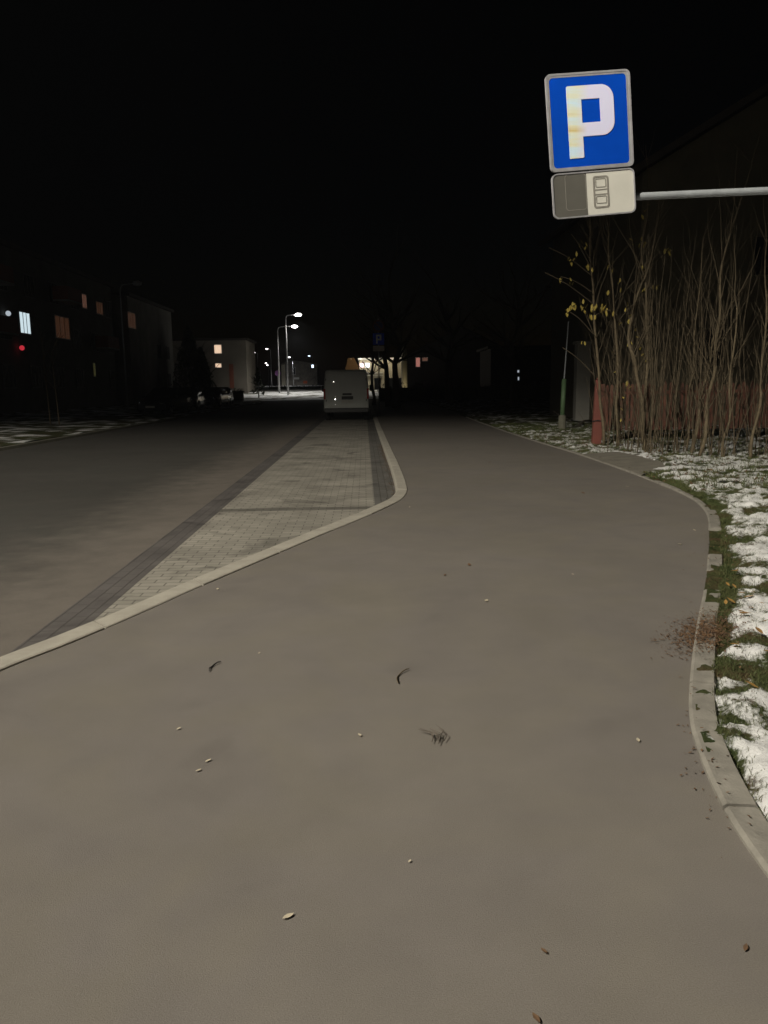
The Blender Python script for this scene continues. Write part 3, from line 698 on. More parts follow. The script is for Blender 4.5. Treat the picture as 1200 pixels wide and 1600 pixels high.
van = empty('van', (-.79, VY, -.08), 'white windowless panel van parked in the block paved bay, seen from behind', 'van')
m = MB(); loft(m, [(0, vsec(.94, .86, .42, 2.12)), (.06, vsec(.99, .90, .36, 2.2)), (1.2, vsec(1.0, .92, .34, 2.23)), (3.3, vsec(1.0, .92, .34, 2.22)), (3.9, vsec(.99, .84, .34, 1.85)), (4.25, vsec(.98, .86, .34, 1.35)), (4.85, vsec(.93, .80, .36, 1.12)), (5.1, vsec(.85, .7, .4, .85))])
m.build('body', M['white'], van, False, .01)
for s in (-1, 1):
    m = MB(); x0, x1 = sorted((s*.006, s*.845)); m.add([(x0, -.012, .62), (x1, -.012, .62), (x1 if s > 0 else x1, .0, 2.0), (x0, 0, 2.0)], [])
    m = MB(); xa, xb, ta = s*.006, s*.86, s*.80
    v = [(xa, -.03, .60), (xb, -.03, .60), (xb, -.028, 1.2), (ta, .0-.012, 2.02), (xa, -.012, 2.02)]; v2 = [(x, .012, z) for x, y, z in v]
    f = [(0, 1, 2, 3, 4), (9, 8, 7, 6, 5)]+[(i, i+5, (i+1) % 5+5, (i+1) % 5) for i in range(5)]
    m.add(v+v2, f); d_ = m.build('rear_door', M['white'], van, bevel=.008)
    for z in (.85, 1.75):
        m = MB(); m.box(s*.875-.015, s*.875+.015, -.035, .0, z, z+.09); m.build('hinge', M['black'], d_)
    m = MB(); m.box(s*.945-.045, s*.945+.045, -.02, .1, .95, 1.4); m.build('tail_light', M['redlens'], van, bevel=.01)
    m = MB(); m.box(s*1.14-.1, s*1.14+.1, 3.45, 3.55, 1.25, 1.55); m.build('mirror', M['black'], van, bevel=.03)
    m = MB(); m.box(s*.76-.13, s*.76+.13, 4.9, 5.02, .75, .95); m.build('headlight', M['clearlens'], van, bevel=.02)
    for y in (.95, 4.2): wheel(van, s*.86, y)
    m = MB(); m.add([(s*1.004, 2.3, 1.3), (s*1.004, 3.4, 1.3), (s*.955, 3.25, 1.9), (s*.955, 2.3, 1.9)], [(0, 1, 2, 3)]); m.build('side_window', M['glass'], van)
m = MB(); m.box(-.97, .97, -.10, .1, .36, .565); m.build('rear_bumper', M['black'], van, bevel=.03)
m = MB(); m.box(-.20, .30, -.05, -.031, .93, 1.07); m.build('handle_recess', M['black'], van, bevel=.01)
m = MB(); m.box(-.16, .24, -.05, -.031, 1.12, 1.2); m.build('handle', M['black'], van, bevel=.015)
m = MB(); m.box(-.21, .31, -.047, -.031, .78, .895); m.build('number_plate', M['platew'], van, bevel=.004)
def studs(z, r): 
    m = MB(); n = 10
    m.lathe([(max(.0005, r*math.sin(R(a))), -r*math.cos(R(a))) for a in range(90, -1, -10)], 20, Matrix.Translation((-.545 if z > 1.3 else -.49, -.033, z)) @ Matrix.Rotation(R(-90), 4, 'X'))
    return m
for z, r in ((1.70, .055), (.93, .04), (1.05, .02), (.72, .02)):
    RC = 1.3 if r > .03 else .5; am = math.asin(r/RC); m = MB(); prof = [(max(.0004, RC*math.sin(am*k/8)), RC*(math.cos(am*k/8)-math.cos(am))+.006) for k in range(9)]+[(r, 0)]
    m.lathe(prof, 20, Matrix.Translation((-.535 if z > 1.3 else -.48, -.032, z)) @ Vector((-.06, -1, .105)).to_track_quat('Z', 'Y').to_matrix().to_4x4()); m.build('reflector_stud', M['chrome'], van, True)  # shallow chrome domes tilted toward the lamp, shaped to give the glints

# ------------------------------------------------------------------ second sign, behind the van
def pletter(m, x0, x1, z0, z1, y, th=.2):
    w_ = (x1-x0); t = w_*.3
    m.box(x0, x0+t, y-.004, y, z0, z1); m.box(x0+t, x1, y-.004, y, z1-t, z1); m.box(x0+t, x1, y-.004, y, z0+(z1-z0)*.36, z0+(z1-z0)*.36+t); m.box(x1-t, x1, y-.004, y, z0+(z1-z0)*.36+t, z1-t)
s2 = empty('parking_sign', (.80, 41.5, 0), 'small distant blue P sign below a round sign, on a post behind the van', 'sign')
m = MB(); m.tube([(0, .03, -.05), (0, .03, 4.9)], .035, 10); m.build('post', M['galv'], s2)
m = MB(); m.box(-.3, .3, -.012, -.002, 3.55, 4.15); m.build('blue_face', mat('far_sign_blue', (.03, .10, .85), .6), s2, bevel=.004)
m = MB(); pletter(m, -.13, .15, 3.62, 4.07, -.013); m.build('letter_p', mat('far_sign_white', (.9, .9, .88), .6), s2)
m = MB(); m.box(-.3, .3, -.012, -.002, 3.22, 3.5); m.build('lower_plate', mat('far_plate_white', (.62, .52, .45), .6), s2, bevel=.004)
m = MB(); m.lathe([(.001, .0), (.31, .0), (.31, .012), (.001, .012)], 30, Matrix.Translation((0, 0, 4.52)) @ Matrix.Rotation(R(90), 4, 'X')); rd = m.build('round_face', mat('sign_dark_blue', (.02, .02, .12), .5), s2)
m = MB(); m.lathe([(.24, .013), (.31, .013), (.31, .015), (.24, .015), (.24, .013)], 30, Matrix.Translation((0, 0, 4.52)) @ Matrix.Rotation(R(90), 4, 'X')); m.box(-.25, .25, -.016, -.0125, -.03, .03, Matrix.Translation((0, 0, 4.52)) @ Matrix.Rotation(R(45), 4, 'Y')); m.build('red_ring', M['redpost'], rd)

# ------------------------------------------------------------------ street lamps
def street_lamp(x, y, z0, hz, arm, label, mt, hs_=.35, group=None, thick=.07, light=0, col=(1, 1, 1), unlit=False):
    r = empty('street_lamp', (x, y, z0), label, 'street lamp', group); h_ = hz-z0
    m = MB(); pts = [(0, 0, -.2), (0, 0, h_*.5), (0, 0, h_-.55)]+[(arm*.25*(1-math.cos(R(a)))*1.0, 0, h_-.55+.5*math.sin(R(a))) for a in (20, 45, 70, 90)]+[(arm, 0, h_+.03)]
    m.tube(pts, [thick, thick*.75, thick*.55, thick*.5, thick*.45, thick*.42, thick*.4, thick*.4], 12); m.build('pole', M['lampgrey'], r, True)
    m = MB(); sg = 1 if arm >= 0 else -1
    m.tube([(arm-sg*hs_*.3, 0, h_+.06), (arm, 0, h_+.09), (arm+sg*hs_, 0, h_+.10), (arm+sg*hs_*1.7, 0, h_+.06)], [.05, .10, .12, .05], 10); hd = m.build('lamp_head', M['lampgrey'], r, True)
    m = MB(); Mx = Matrix.Translation((arm+sg*hs_*.7, 0, h_-.02)) @ Matrix.Diagonal((hs_, hs_*.7, hs_*.45, 1))
    m.lathe([(max(.001, math.sin(R(a))), math.cos(R(a))) for a in range(180, -1, -20)], 14, Mx); m.build('lamp_lens', mt, hd, True)
    if light:
        l = bpy.data.lights.new('street_lamp_light', 'SPOT'); l.energy = light; l.color = col; l.spot_size = R(138); l.spot_blend = .7; l.shadow_soft_size = .3
        o = bpy.data.objects.new('street_lamp_light', l); COL.objects.link(o); o.location = (x+arm+sg*hs_*.7, y, hz-.5)
    return r
LG = 'lit street lamps along the far street'
street_lamp(-9.75, 100, .3, 10.35, 1.3, 'tallest lit street lamp with a curved arm, on the snowy lawn', G['lampw'], .42, LG, .12, 1900, (1, .97, .9))
street_lamp(-11.8, 109, .5, 9.6, 2.1, 'second lit street lamp on the snowy lawn, left of the tallest one', G['lampw'], .40, LG, .115, 1900, (1, .97, .9))
def farlamp(px, py, label, hz=8.6, arm=-.5, s=.26, mt=None, light=0, Y=None):
    Y = Y or (hz-H)*F/(602-py); p = aty(px, py, Y); return street_lamp(p.x-arm-(1 if arm > 0 else -1)*s*.7, Y, farz(Y), p.z, arm, label, mt or G['far'], s, LG, .09, light)
farlamp(397, 551, 'leftmost small lit street lamp right of the pale house')
farlamp(417, 545, 'upper lit street lamp above the pair of close lights', s=.24)
farlamp(415.5, 567.5, 'left lamp of the close pair of far lights', s=.34)
farlamp(418, 570.5, 'right lamp of the close pair of far lights', s=.36)
farlamp(452, 558, 'lit lamp standing in front of the brick house corner', s=.22, light=900, Y=148)
farlamp(483, 556, 'bluish lit street lamp right of the brick house', s=.28, mt=G['bluel'])
farlamp(490.5, 575.5, 'lowest lit street lamp just left of the van', s=.42, hz=7.5)
p = at(200, 640, -.02)
street_lamp(p.x, p.y, 0, 8.6, 1.0, 'tall thin unlit lamp post left of the road in front of the dark flats', M['lampgrey'], .3, None, .07)
# luminaire whose light falls on the path (outside the frame)
street_lamp(-9.9, -1, 0, 9.35, 2.65, 'street lamp on a long arm lighting the path from behind the viewer', G['lampw'], .35, None, .11)

# ------------------------------------------------------------------ left: apartment blocks
M['dframe'] = mat('shaded_window_frame', (.12, .12, .11), .7)  # dark copy of the white frame, shade of unlit windows put into colour
M['pane'] = mat('unlit_pane', (.012, .013, .014), .6, spec=.04)
def block(name, label, X, Y0, Y1, depth, ht, wall, wins, group, gz=0):
    r = empty(name, (X, Y0, gz), label, 'apartment block', group)
    m = MB(); m.box(-depth, 0, 0, Y1-Y0, -.3, ht); m.build('wall', wall, r)
    m = MB(); m.box(-depth-.3, .3, -.3, Y1-Y0+.3, ht+.003, ht+.28); m.build('roof', M['roof'], r)
    for y, z, w_, h_, mt in wins:
        m = MB(); m.box(.012, .04, y-Y0-w_/2, y-Y0+w_/2, z-h_/2-gz, z+h_/2-gz); wn = m.build('window', mt, r)
        m = MB(); a, b, c, d = y-Y0-w_/2, y-Y0+w_/2, z-h_/2-gz, z+h_/2-gz
        for y0, y1, z0, z1 in ((a-.06, a, c, d), (b, b+.06, c, d), (a-.06, b+.06, d, d+.06), (a-.06, b+.06, c-.06, c), (a+w_/3-.03, a+w_/3+.03, c, d), (a+w_*2/3-.03, a+w_*2/3+.03, c, d)): m.box(.01, .06, y0, y1, z0, z1)
        m.build('frame', M['dframe'] if mt is M['pane'] else M['frame'], wn)
    return r
XB = -22.0
def wy(px): return -XB*F/(569-px)
wins = []
for fl in range(3):
    for k in range(11):
        y = 33+k*4.0; z = 2.3+fl*2.95
        wins.append((y, z, 1.5, 1.35, M['pane']))
lit = [(wy(59.5), 5.75, 1.5, 1.3, G['cool']), (wy(150.5), 8.3, .9, 1.0, G['dimwarm']), (wy(172.5), 8.1, 1.5, .9, G['dimor']), (wy(158), 3.0, .35, 1.0, G['dimy']), (wy(115), 5.9, 2.6, 1.5, G['dimor'])]
wins = [w_ for w_ in wins if all(abs(w_[0]-l[0]) > 2 or abs(w_[1]-l[1]) > 1.6 for l in lit)]+lit
b1 = block('apartment_block', 'long dark three storey flats on the left with one bright white window', XB, 30, 70, 11, 10.2, M['plasterE'], wins, 'buildings on the left side')
for y, z in ((58.3, 8.3), (47, 5.35), (47, 8.3), (66.5, 5.35)):
    m = MB(); m.box(.01, 1.1, y-30-1.4, y-30+1.4, z-.65, z-.53); bl = m.build('balcony', M['plasterB'], b1)
    m = MB(); m.box(1.04, 1.09, y-30-1.4, y-30+1.4, z-.528, z+.4); m.box(.01, 1.038, y-30-1.4, y-30-1.35, z-.528, z+.4); m.build('parapet', M['balcony'], bl)
def wall_light(par, y, z, mt, s, name='wall_lamp'):
    m = MB(); m.lathe([(max(.001, s*math.sin(R(a))), s*math.cos(R(a))) for a in range(180, -1, -30)], 10, Matrix.Translation((.12+s, y, z))); m.build(name, mt, par, True)
wall_light(b1, wy(30)-30, 6.1, G['dimwhite'], .16); wall_light(b1, wy(46)-30, 4.1, G['red'], .16, 'red_lamp')
b2 = block('apartment_block', 'lighter plain end block beyond the long dark flats', -21.2, 72, 88, 11, 9.7, M['plasterF'],
      [(wy(219)*.965, 7.6, 2.2, 1.3, G['dimor'])]+[(y, z, 1.3, 1.3, M['pane']) for y in (82, 85.5) for z in (2.3, 5.2)], 'buildings on the left side')
# pale house lit by the lawn lamps
hx0 = (390-569)/F*112
h2 = empty('house', (hx0, 112, .3), 'pale flat fronted house with two warm lit windows beside the snowy lawn', 'house', 'houses beyond the junction')
m = MB(); m.box(-11, 0, 0, 9, -.5, 7.7); m.build('wall', M['plasterD'], h2)
m = MB(); m.box(-11.3, .3, -.3, 9.3, 7.703, 8.0); m.build('roof', M['roof'], h2)
def hw(par, ox_, Y, px0, px1, py0, py1, mt, bz):
    a, b = aty(px0, py1, Y), aty(px1, py0, Y); m = MB()
    m.box(a.x-ox_, b.x-ox_, -.04, -.012, a.z-bz, b.z-bz); wn = m.build('window', mt, par)
    m = MB(); ring(m, [(a.x-ox_-.08, a.z-bz-.08), (b.x-ox_+.08, a.z-bz-.08), (b.x-ox_+.08, b.z-bz+.08), (a.x-ox_-.08, b.z-bz+.08)], [(a.x-ox_, a.z-bz), (b.x-ox_, a.z-bz), (b.x-ox_, b.z-bz), (a.x-ox_, b.z-bz)], -.06, -.001, Matrix.Identity(4)); m.build('frame', M['frame'], wn); return wn
hw(h2, hx0, 112, 335.5, 345.5, 539, 552, G['warm'], .3); hw(h2, hx0, 112, 337, 345.5, 568, 574, G['warm'], .3)
hw(h2, hx0, 112, 318, 329, 494, 508, G['dimor'], .3) if False else None
m = MB(); m.box(-2.5, -1.9, -.05, -.012, 1.0, 4.4); m.build('door', M['balcony'], h2)
# dark brick house, far
bx = (443-569)/F*155
h3 = empty('house', (bx, 155, 1.6), 'small far brick house with a corner coloured as if lit and a chimney', 'house', 'houses beyond the junction')
m = MB(); m.prism([(0, -.3), (7.0, -.3), (7.0, 4.2), (1.6, 5.0), (0, 4.2)], Matrix.Identity(4), 0, 8); m.build('wall', M['brick'], h3)
m = MB(); m.box(-.05, .7, -.06, -.004, -.2, 4.1); m.build('painted_lit_corner', M['plasterC'], h3)  # cream strip, its colour stands in for lamplight on the corner
m = MB(); m.add([(-.3, -.3, 4.1), (1.6, -.3, 5.1), (1.6, 8.3, 5.1), (-.3, 8.3, 4.1), (7.3, -.3, 4.2), (7.3, 8.3, 4.2)], [(0, 1, 2, 3), (1, 4, 5, 2)]); m.build('roof', M['roof'], h3)
m = MB(); m.box(.9, 1.4, 2, 2.6, 4.6, 6.6); m.build('chimney', M['plasterB'], h3)
hw(h3, bx, 155, 487, 490, 570, 574.5, G['bluel'], 1.6); hw(h3, bx, 155, 457, 461, 574, 585, M['glass'], 1.6)
m = MB(); m.box(2.2, 3.4, -.08, -.012, 1.2, 1.6); m.build('awning', M['frame'], h3)
m = MB(); m.box(4.2, 5.0, -.08, -.012, .4, .9); m.build('sign_board', mat('orange_board', (.5, .1, .03), .6), h3)
# cream shop behind the van
sx = (545-569)/F*118
sh_ = empty('shop', (sx, 118, 1.0), 'lit cream shop building with glowing red and white signs, above the van roof', 'shop')
m = MB(); m.box(1.7, 9.6, 0, 8, -1.2, 4.2); m.build('wall', M['plasterC'], sh_)
m = MB(); m.box(1.5, 9.8, -.3, 8.3, 4.203, 4.5); m.build('roof', M['frame'], sh_)
m = MB(); m.box(1.6, 5.2, -.5, -.012, 2.2, 2.32); m.box(1.6, 5.2, -.5, -.012, 1.85, 1.95); m.build('canopy', M['frame'], sh_)
m = MB(); m.box(1.75, 2.35, -.15, -.012, 3.1, 3.75); m.build('red_sign', G['redneon'], sh_, bevel=.08)
m = MB(); m.box(2.55, 3.2, -.15, -.012, 3.1, 3.75); m.build('white_sign', G['whiteneon'], sh_, bevel=.04)
for k in range(3):
    m = MB(); m.box(3.9+k*1.8, 4.9+k*1.8, -.03, -.012, -.8, 1.5); m.build('window', M['glass'], sh_)
m = MB(); m.add([(-.6, 1, -1), (1.65, 1, -1), (1.65, 1, 3.2), (.9, 1, 4.6), (0, 1, 4.6), (-.4, 1, 3.2), (-.6, 5, -1), (1.65, 5, -1), (1.65, 5, 3.2), (.9, 5, 4.6), (0, 5, 4.6), (-.4, 5, 3.2)], [(0, 1, 2, 3, 4, 5), (11, 10, 9, 8, 7, 6)]+[(i, i+6, (i+1) % 6+6, (i+1) % 6) for i in range(6)])
m.build('orange_annex', mat('orange_render', (.10, .045, .005), .8), sh_)
for x, e_, c_ in ((2.0, 170, (1, .93, .75)), (6.0, 120, (1, .85, .6)), (.5, 5, (1, .6, .2))):
    l = bpy.data.lights.new('shop_lamp_light', 'POINT'); l.energy = e_; l.color = c_; l.shadow_soft_size = .1
    o = bpy.data.objects.new('shop_lamp_light', l); COL.objects.link(o); o.location = (sx+x, 118-2.2, 5.1)
    m = MB(); m.tube([(x, -2.0, 4.35), (x, .0, 4.3)], .03, 6); m.tube([(x-.1, -2.1, 4.35), (x+.1, -2.1, 4.35)], .06, 8); m.build('lamp_bracket', M['lampgrey'], sh_)
# yellow pillar and dark house on the right with glimpses of lit windows
h4 = empty('house', (6.0, 112, 0), 'black silhouetted house right of the path with small pink lit windows', 'house', 'houses on the right side')
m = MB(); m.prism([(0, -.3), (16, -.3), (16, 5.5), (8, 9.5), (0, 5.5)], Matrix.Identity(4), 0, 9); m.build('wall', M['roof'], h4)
m = MB(); m.add([(-.4, -.4, 5.45), (8, -.4, 9.65), (8, 9.4, 9.65), (-.4, 9.4, 5.45), (16.4, -.4, 5.45), (16.4, 9.4, 5.45)], [(0, 1, 2, 3), (1, 4, 5, 2)]); m.build('roof', M['roof'], h4)
hw(h4, 6, 112, 650, 656, 559, 573, G['pink'], 0); hw(h4, 6, 112, 660, 668, 559, 564, G['dimwarm'], 0)
h5 = empty('house', (17, 86, 0), 'dark low house far right with one tiny white lit window', 'house', 'houses on the right side')
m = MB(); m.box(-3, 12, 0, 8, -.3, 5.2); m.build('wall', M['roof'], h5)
m = MB(); m.box(-3.4, 12.4, -.4, 8.4, 5.203, 5.5); m.build('roof', M['roof'], h5)
hw(h5, 17, 86, 808.5, 811, 578.5, 582, G['dimwhite'], 0); hw(h5, 17, 86, 809, 811, 589, 594, G['dimwhite'], 0)
pq = aty(632, 600, 95); yp = empty('advertising_pillar', (pq.x, 95, .0), 'tall yellowish lit pillar standing between the dark trees behind the far sign', 'pillar')
m = MB(); m.tube([(0, 0, -.2), (0, 0, 5.2), (0, 0, 5.7), (0, 0, 6.0)], [.36, .36, .30, .12], 20); m.build('shaft', M['plasterC'], yp)
m = MB(); m.tube([(0, 0, 4.3), (0, 0, 4.4)], .40, 20); m.build('band', M['dbark'], yp)
l = bpy.data.lights.new('pillar_light', 'SPOT'); l.energy = 60; l.color = (1, .85, .5); l.spot_size = R(80); l.spot_blend = .6; l.shadow_soft_size = .05
o = bpy.data.objects.new('pillar_light', l); COL.objects.link(o); o.location = (pq.x, 93.2, .5); o.rotation_euler = (Vector((0, 1.8, 1.4))).to_track_quat('-Z', 'Y').to_euler()
m = MB(); m.box(-.12, .12, -1.95, -1.75, -.1, .38); m.build('floor_lamp', M['black'], yp)

# ------------------------------------------------------------------ trees
def tree(x, y, h_, r, label, group, seed, z0=0, fol=0, lean=0):
    random.seed(seed); t = empty('tree', (x, y, z0), label, 'tree', group)
    m = MB(); pts = [Vector((lean*k/6*h_*.5+random.gauss(0, .04)*k, random.gauss(0, .05)*k, -.2+(h_*.6)*k/6)) for k in range(7)]
    m.tube(pts, [r*(1.25 if k == 0 else 1-.1*k) for k in range(7)], 10); m.build('trunk', M['dbark'], t, True)
    c = MB(); 
    for i in range(3, 7):
        for k in range(4):
            a = random.uniform(0, 6.28); d = Vector((math.cos(a), math.sin(a), random.uniform(.4, 1.1))).normalized()
            grow(c, pts[i], d, h_*random.uniform(.22, .38), r*.38, 2, 5, .25, .16, 3, 4)
    grow(c, pts[-1], Vector((0, 0, 1)), h_*.4, r*.4, 2, 6, .2, .14, 4, 4)
    if fol:
        for k in range(fol):
            a = random.uniform(0, 6.28); q = random.random(); rr_ = (1-q)**.8*h_*.30*random.uniform(.3, 1)
            leaf_into(c, Vector((rr_*math.cos(a), rr_*math.sin(a), h_*(.1+.9*q))), random.uniform(.15, .32), random.uniform(0, 6), random.uniform(-1, 1))
    c.build('crown', M['hedge'] if fol else M['dbark'], t)
TG = 'bare trees along the path'
for px, Y, r, h_, lb, sd, ln in ((583.5, 57, .13, 8, 'slim dark tree directly behind the right side of the van', 41, 0), (607, 52, .22, 9, 'dark forked tree just right of the far parking sign', 42, -.08), (618, 50, .26, 10, 'thick dark tree left of the yellowish pillar', 43, .03), (700, 62, .3, 11, 'bare tree in the dark beyond the right verge', 44, 0), (800, 48, .25, 10, 'bare tree in the dark left of the garden', 45, 0)):
    tree((px-569)/F*Y, Y, h_, r, lb, TG, sd, lean=ln)
tree(-12.6, 93, 3.4, .09, 'small dark bushy tree standing on the lit snowy lawn', 'trees beyond the junction', 51, farz(93), 160)
tree(-19.0, 86, 8, .2, 'dark evergreen tree between the flats and the pale house', 'trees beyond the junction', 52, 0, 2600)
tree(-16.9, 82, 5.5, .15, 'lower dark evergreen tree in front of the pale house', 'trees beyond the junction', 53, 0, 1500)
SGp = 'young staked trees on the left verge'
for px, py, h_, lb, sd in ((93, 664, 3.0, 'thin young tree nearest the road on the left verge', 61), (79, 662, 4.2, 'thin young tree farther left on the left verge', 62)):
    q = at(px, py); random.seed(sd); t = empty('tree', q, lb, 'tree', SGp)
    m = MB(); P = [Vector((-.05*k*.3, 0, h_*k/6-.05)) for k in range(7)]; m.tube(P, [.032*(1-.1*k) for k in range(7)], 7); m.build('trunk', M['twig'], t)
    c = MB()
    for k in range(10):
        a = random.uniform(0, 6.28); grow(c, P[random.randint(3, 6)], Vector((math.cos(a)*.6, math.sin(a)*.6, 1)).normalized(), 1.0, .01, 1, 4, .3, .1, 3, 3)
    c.build('crown', M['twig'], t)
def hedge(x0, x1, y, z0, h_, label, seed, d=1.0):
    random.seed(seed); m = MB()
    for i in range(int((x1-x0)*90)):
        leaf_into(m, Vector((random.uniform(x0, x1), y+random.uniform(-d/2, d/2), z0+h_*random.random()**.6+.15*math.sin(i))), random.uniform(.08, .16), random.uniform(0, 6), random.uniform(-1, 1))
    m.box(x0+.1, x1-.1, y-d*.3, y+d*.3, z0-.2, z0+h_*.8); tag(m.build('hedge', M['hedge']), label, 'hedge')
hedge(-16, -7.2, 131, .95, .55, 'low dark hedge at the far edge of the snowy lawn', 71)
hedge(-20, -12.9, 84, 0, 1.3, 'dark hedge in front of the pale house, left of the lit lawn', 72)
hedge(1.2, 30, 70, 0, 1.5, 'long dark hedge added beyond the end of the path to hide the lit lawn', 73, 1.2)  # added hedge, keeps the lit snow from showing on the right
# round purple sign on the lawn
q = aty(434, 583, 118); rs = empty('round_sign', (q.x, 118, farz(118)), 'small purple round sign on a post at the back of the snowy lawn', 'sign')
m = MB(); m.tube([(0, .04, -.1), (0, .04, q.z-farz(118)+.3)], .04, 8); m.build('post', M['lampgrey'], rs)
m = MB(); m.lathe([(.001, 0), (.42, 0), (.42, .015), (.001, .015)], 24, Matrix.Translation((0, 0, q.z-farz(118))) @ Matrix.Rotation(R(90), 4, 'X')); m.build('sign_face', mat('sign_purple', (.18, .06, .22), .5), rs)

# ------------------------------------------------------------------ parked cars on the left
def car(name, loc, rz, paint, label):
    r = empty(name, loc, label, 'car', 'dark cars parked on the left', rz)
    def csec(w_, zb, zt, tw=None): tw = tw or w_; return [(-w_+.05, zb), (w_-.05, zb), (w_, zb+.12), (w_, (zb+zt)/2), (tw, zt-.06), (tw-.1, zt), (-tw+.1, zt), (-tw, zt-.06), (-w_, (zb+zt)/2), (-w_, zb+.12)]
    m = MB(); loft(m, [(-2.1, csec(.70, .28, .62, .62)), (-1.95, csec(.82, .22, .76, .74)), (-1.0, csec(.87, .20, .90, .80)), (1.2, csec(.87, .2, .95, .82)), (1.95, csec(.84, .24, .92, .76)), (2.1, csec(.74, .30, .80, .66))]); m.build('body', paint, r, False, .03)
    m = MB(); loft(m, [(-1.05, csec(.76, .86, .93, .70)), (-.35, csec(.78, .88, 1.40, .58)), (.9, csec(.78, .88, 1.42, .58)), (1.7, csec(.74, .88, 1.0, .64))]); m.build('cabin', M['glass'], r, False, .03)
    m = MB(); m.box(-.56, .56, -.3, .9, 1.405, 1.445); m.build('roof', paint, r, bevel=.02)
    for s in (-1, 1):
        m = MB(); m.lathe([(.001, .10), (.06, .09), (.10, .05), (.11, 0)], 14, Matrix.Translation((s*.6, -2.0, .62)) @ Matrix.Rotation(R(90), 4, 'X')); m.build('headlight', M['chrome'], r, True)
        m = MB(); m.box(s*.62-.12, s*.62+.12, 2.0, 2.1, .62, .76); m.build('tail_light', M['redlens'], r, bevel=.01)
        m = MB(); m.box(s*.93-.07, s*.93+.07, -.75, -.62, .9, 1.02); m.build('mirror', M['black'], r, bevel=.02)
        for y in (-1.3, 1.3): wheel(r, s*.78, y, .31, .19)
    m = MB(); m.box(-.25, .25, -2.13, -2.1, .38, .49); m.build('number_plate', M['platew'], r)
    return r
c1 = car('parked_car', (-11.2, 44, .03), R(-8), M['carA'], 'nearest dark parked car on the left with a dull headlight, below the lighter end block')
for loc, rz, lb in (((-11.6, 51.5, .03), R(4), 'second dark parked car in the row on the left'), ((-11.4, 59, .03), R(-3), 'third dark parked car in the row on the left'), ((-12.2, 67, .03), R(5), 'farthest dark parked car, next to the junction')):
    c = copy_tree(c1); c.location = loc; c.rotation_euler.z = rz; c['label'] = lb

# ------------------------------------------------------------------ small litter on the path
random.seed(91)
def twig(px, py, ln, ang, r, mt, label, cat='twig', bend=.3, name='twig', group='twigs on the path'):
    q = at(px, py, .008); d = Vector((math.cos(ang), math.sin(ang), 0)); n = Vector((-d.y, d.x, 0)); m = MB()
    P = [q+d*ln*(t-.5)+n*ln*bend*(1-(2*t-1)**2)*.5+Vector((0, 0, .004*math.sin(t*9))) for t in [k/7 for k in range(8)]]
    m.tube(P, [r*(.5+.5*math.sin(.3+2.4*k/7)) for k in range(8)], 6); return tag(m.build(name, mt), label, cat, group)
twig(336, 1041, .13, 1.3, .004, M['black'], 'short curved black twig on the left of the path')
twig(631, 1056, .20, 1.25, .0035, M['bark'], 'thin brown twig near the middle of the path')
q = at(685, 1157, .008); m = MB()
for k in range(9):
    a = random.uniform(1.1, 1.8); p0 = q+Vector((random.gauss(0, .012), random.gauss(0, .02), .004)); m.tube([p0, p0+Vector((math.cos(a), math.sin(a), .1))*.05, p0+Vector((math.cos(a+.5), math.sin(a+.5), .1))*.095], [.0022, .0022, .001], 4)
tag(m.build('twig_clump', M['dbark']), 'small dark clump of dry stalks on the path', 'twig')
LF = 'fallen leaves on the path'
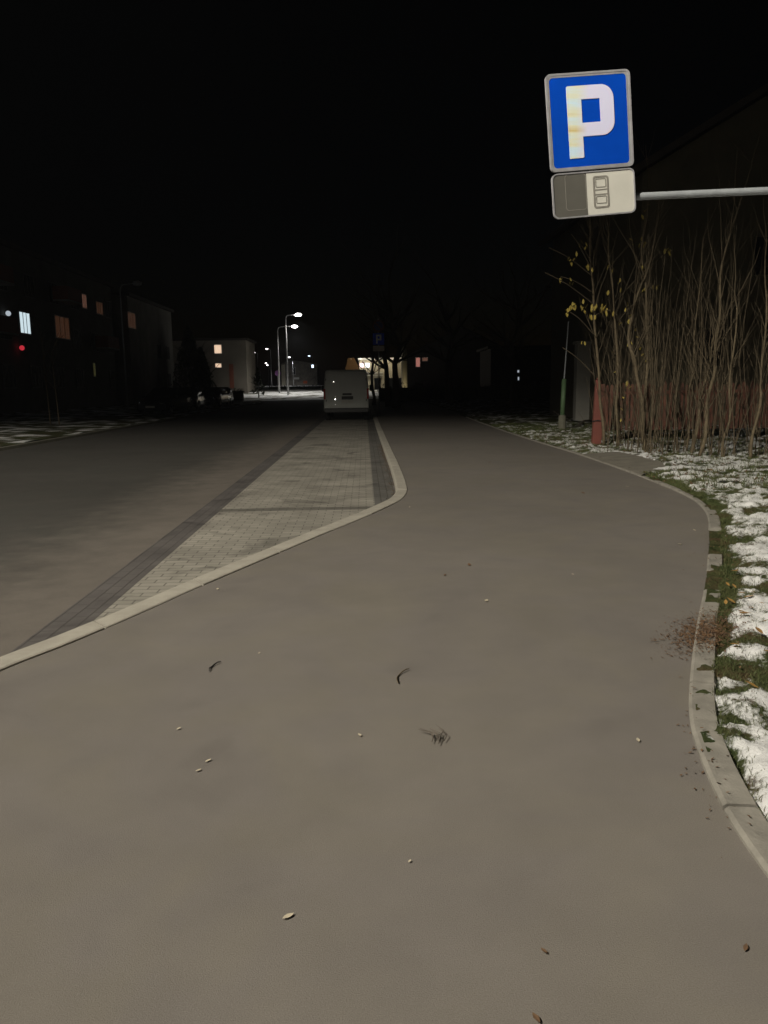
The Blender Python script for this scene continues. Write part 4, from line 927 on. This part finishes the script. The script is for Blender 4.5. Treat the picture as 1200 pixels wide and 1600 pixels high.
for px, py, s, a, mt, lb in ((279, 1138, .012, .5, 'yl', 'upper of three small yellow leaves on the left of the path'), (325, 1188, .014, .4, 'yl', 'right one of the lower pair of small yellow leaves'), (310, 1203, .013, .4, 'yl', 'left one of the lower pair of small yellow leaves'),
    (562, 1148, .015, 1.9, 'pale', 'pale leaf crumb left of the dark stalk clump'), (997, 1156, .018, 1.2, 'pale', 'pale leaf near the right edge of the path'), (450, 1431, .018, .2, 'pale', 'pale leaf low in the foreground of the path'),
    (733, 882, .03, 1.3, 'br', 'small brown leaf in the middle distance of the path'), (911, 770, .045, 1.5, 'br', 'dark brown leaf on the far right part of the path'), (760, 938, .03, 1.0, 'pale', 'faint pale leaf right of the middle of the path'),
    (895, 897, .018, 1.5, 'pale', 'tiny pale leaf right of the small brown leaf'), (1062, 850, .03, 1.5, 'pale', 'pale leaf by the curved right edge of the path'), (1085, 828, .025, 1.4, 'pale', 'pale leaf farther up by the curved right edge'),
    (980, 760, .04, 1.5, 'pale', 'pale leaf beside the entrance slab'), (340, 920, .022, 1.5, 'pale', 'pale leaf just below the kerb'), (850, 1485, .012, 2.0, 'br', 'dark leaf crumb low on the right of the path'), (838, 1590, .016, 1.8, 'br', 'brown leaf at the bottom edge of the frame'), (640, 792, .02, 1, 'pale', 'pale speck of leaf at the kerb corner'), (405, 1020, .012, 1, 'pale', 'tiny pale leaf below the kerb right of the black twig'), (695, 898, .02, .8, 'br', 'small brown leaf left of the middle of the path'), (765, 722, .04, 1.5, 'br', 'small dark leaf far up the path'), (640, 1345, .008, .6, 'pale', 'tiny pale crumb in the lower middle of the path'), (1165, 1480, .014, .6, 'br', 'dark leaf crumb at the lower right of the path')):
    m = MB(); leaf_into(m, at(px, py, .006), s*1.05, (a-1)*.8-.3, random.uniform(-.12, .12), .15)
    tag(m.build('fallen_leaf', {'yl': M['pleaf'], 'pale': M['pleaf'], 'br': M['bleaf']}[mt]), lb, 'leaf', LF)

# ------------------------------------------------------------------ damp night air
m = MB(); m.box(-140, 140, -40, 430, -1.6, 22)
hz_ = bpy.data.materials.new('haze'); hz_.use_nodes = True; t = hz_.node_tree; t.nodes.clear()
o_ = N(t, 'ShaderNodeOutputMaterial'); v_ = N(t, 'ShaderNodeVolumePrincipled'); v_.inputs['Color'].default_value = (.85, .9, 1, 1)
v_.inputs['Density'].default_value = .0003; v_.inputs['Anisotropy'].default_value = .3; t.links.new(v_.outputs[0], o_.inputs['Volume'])
tag(m.build('haze', hz_), 'thin damp night air glowing around the street lamps', 'haze', kind='stuff')
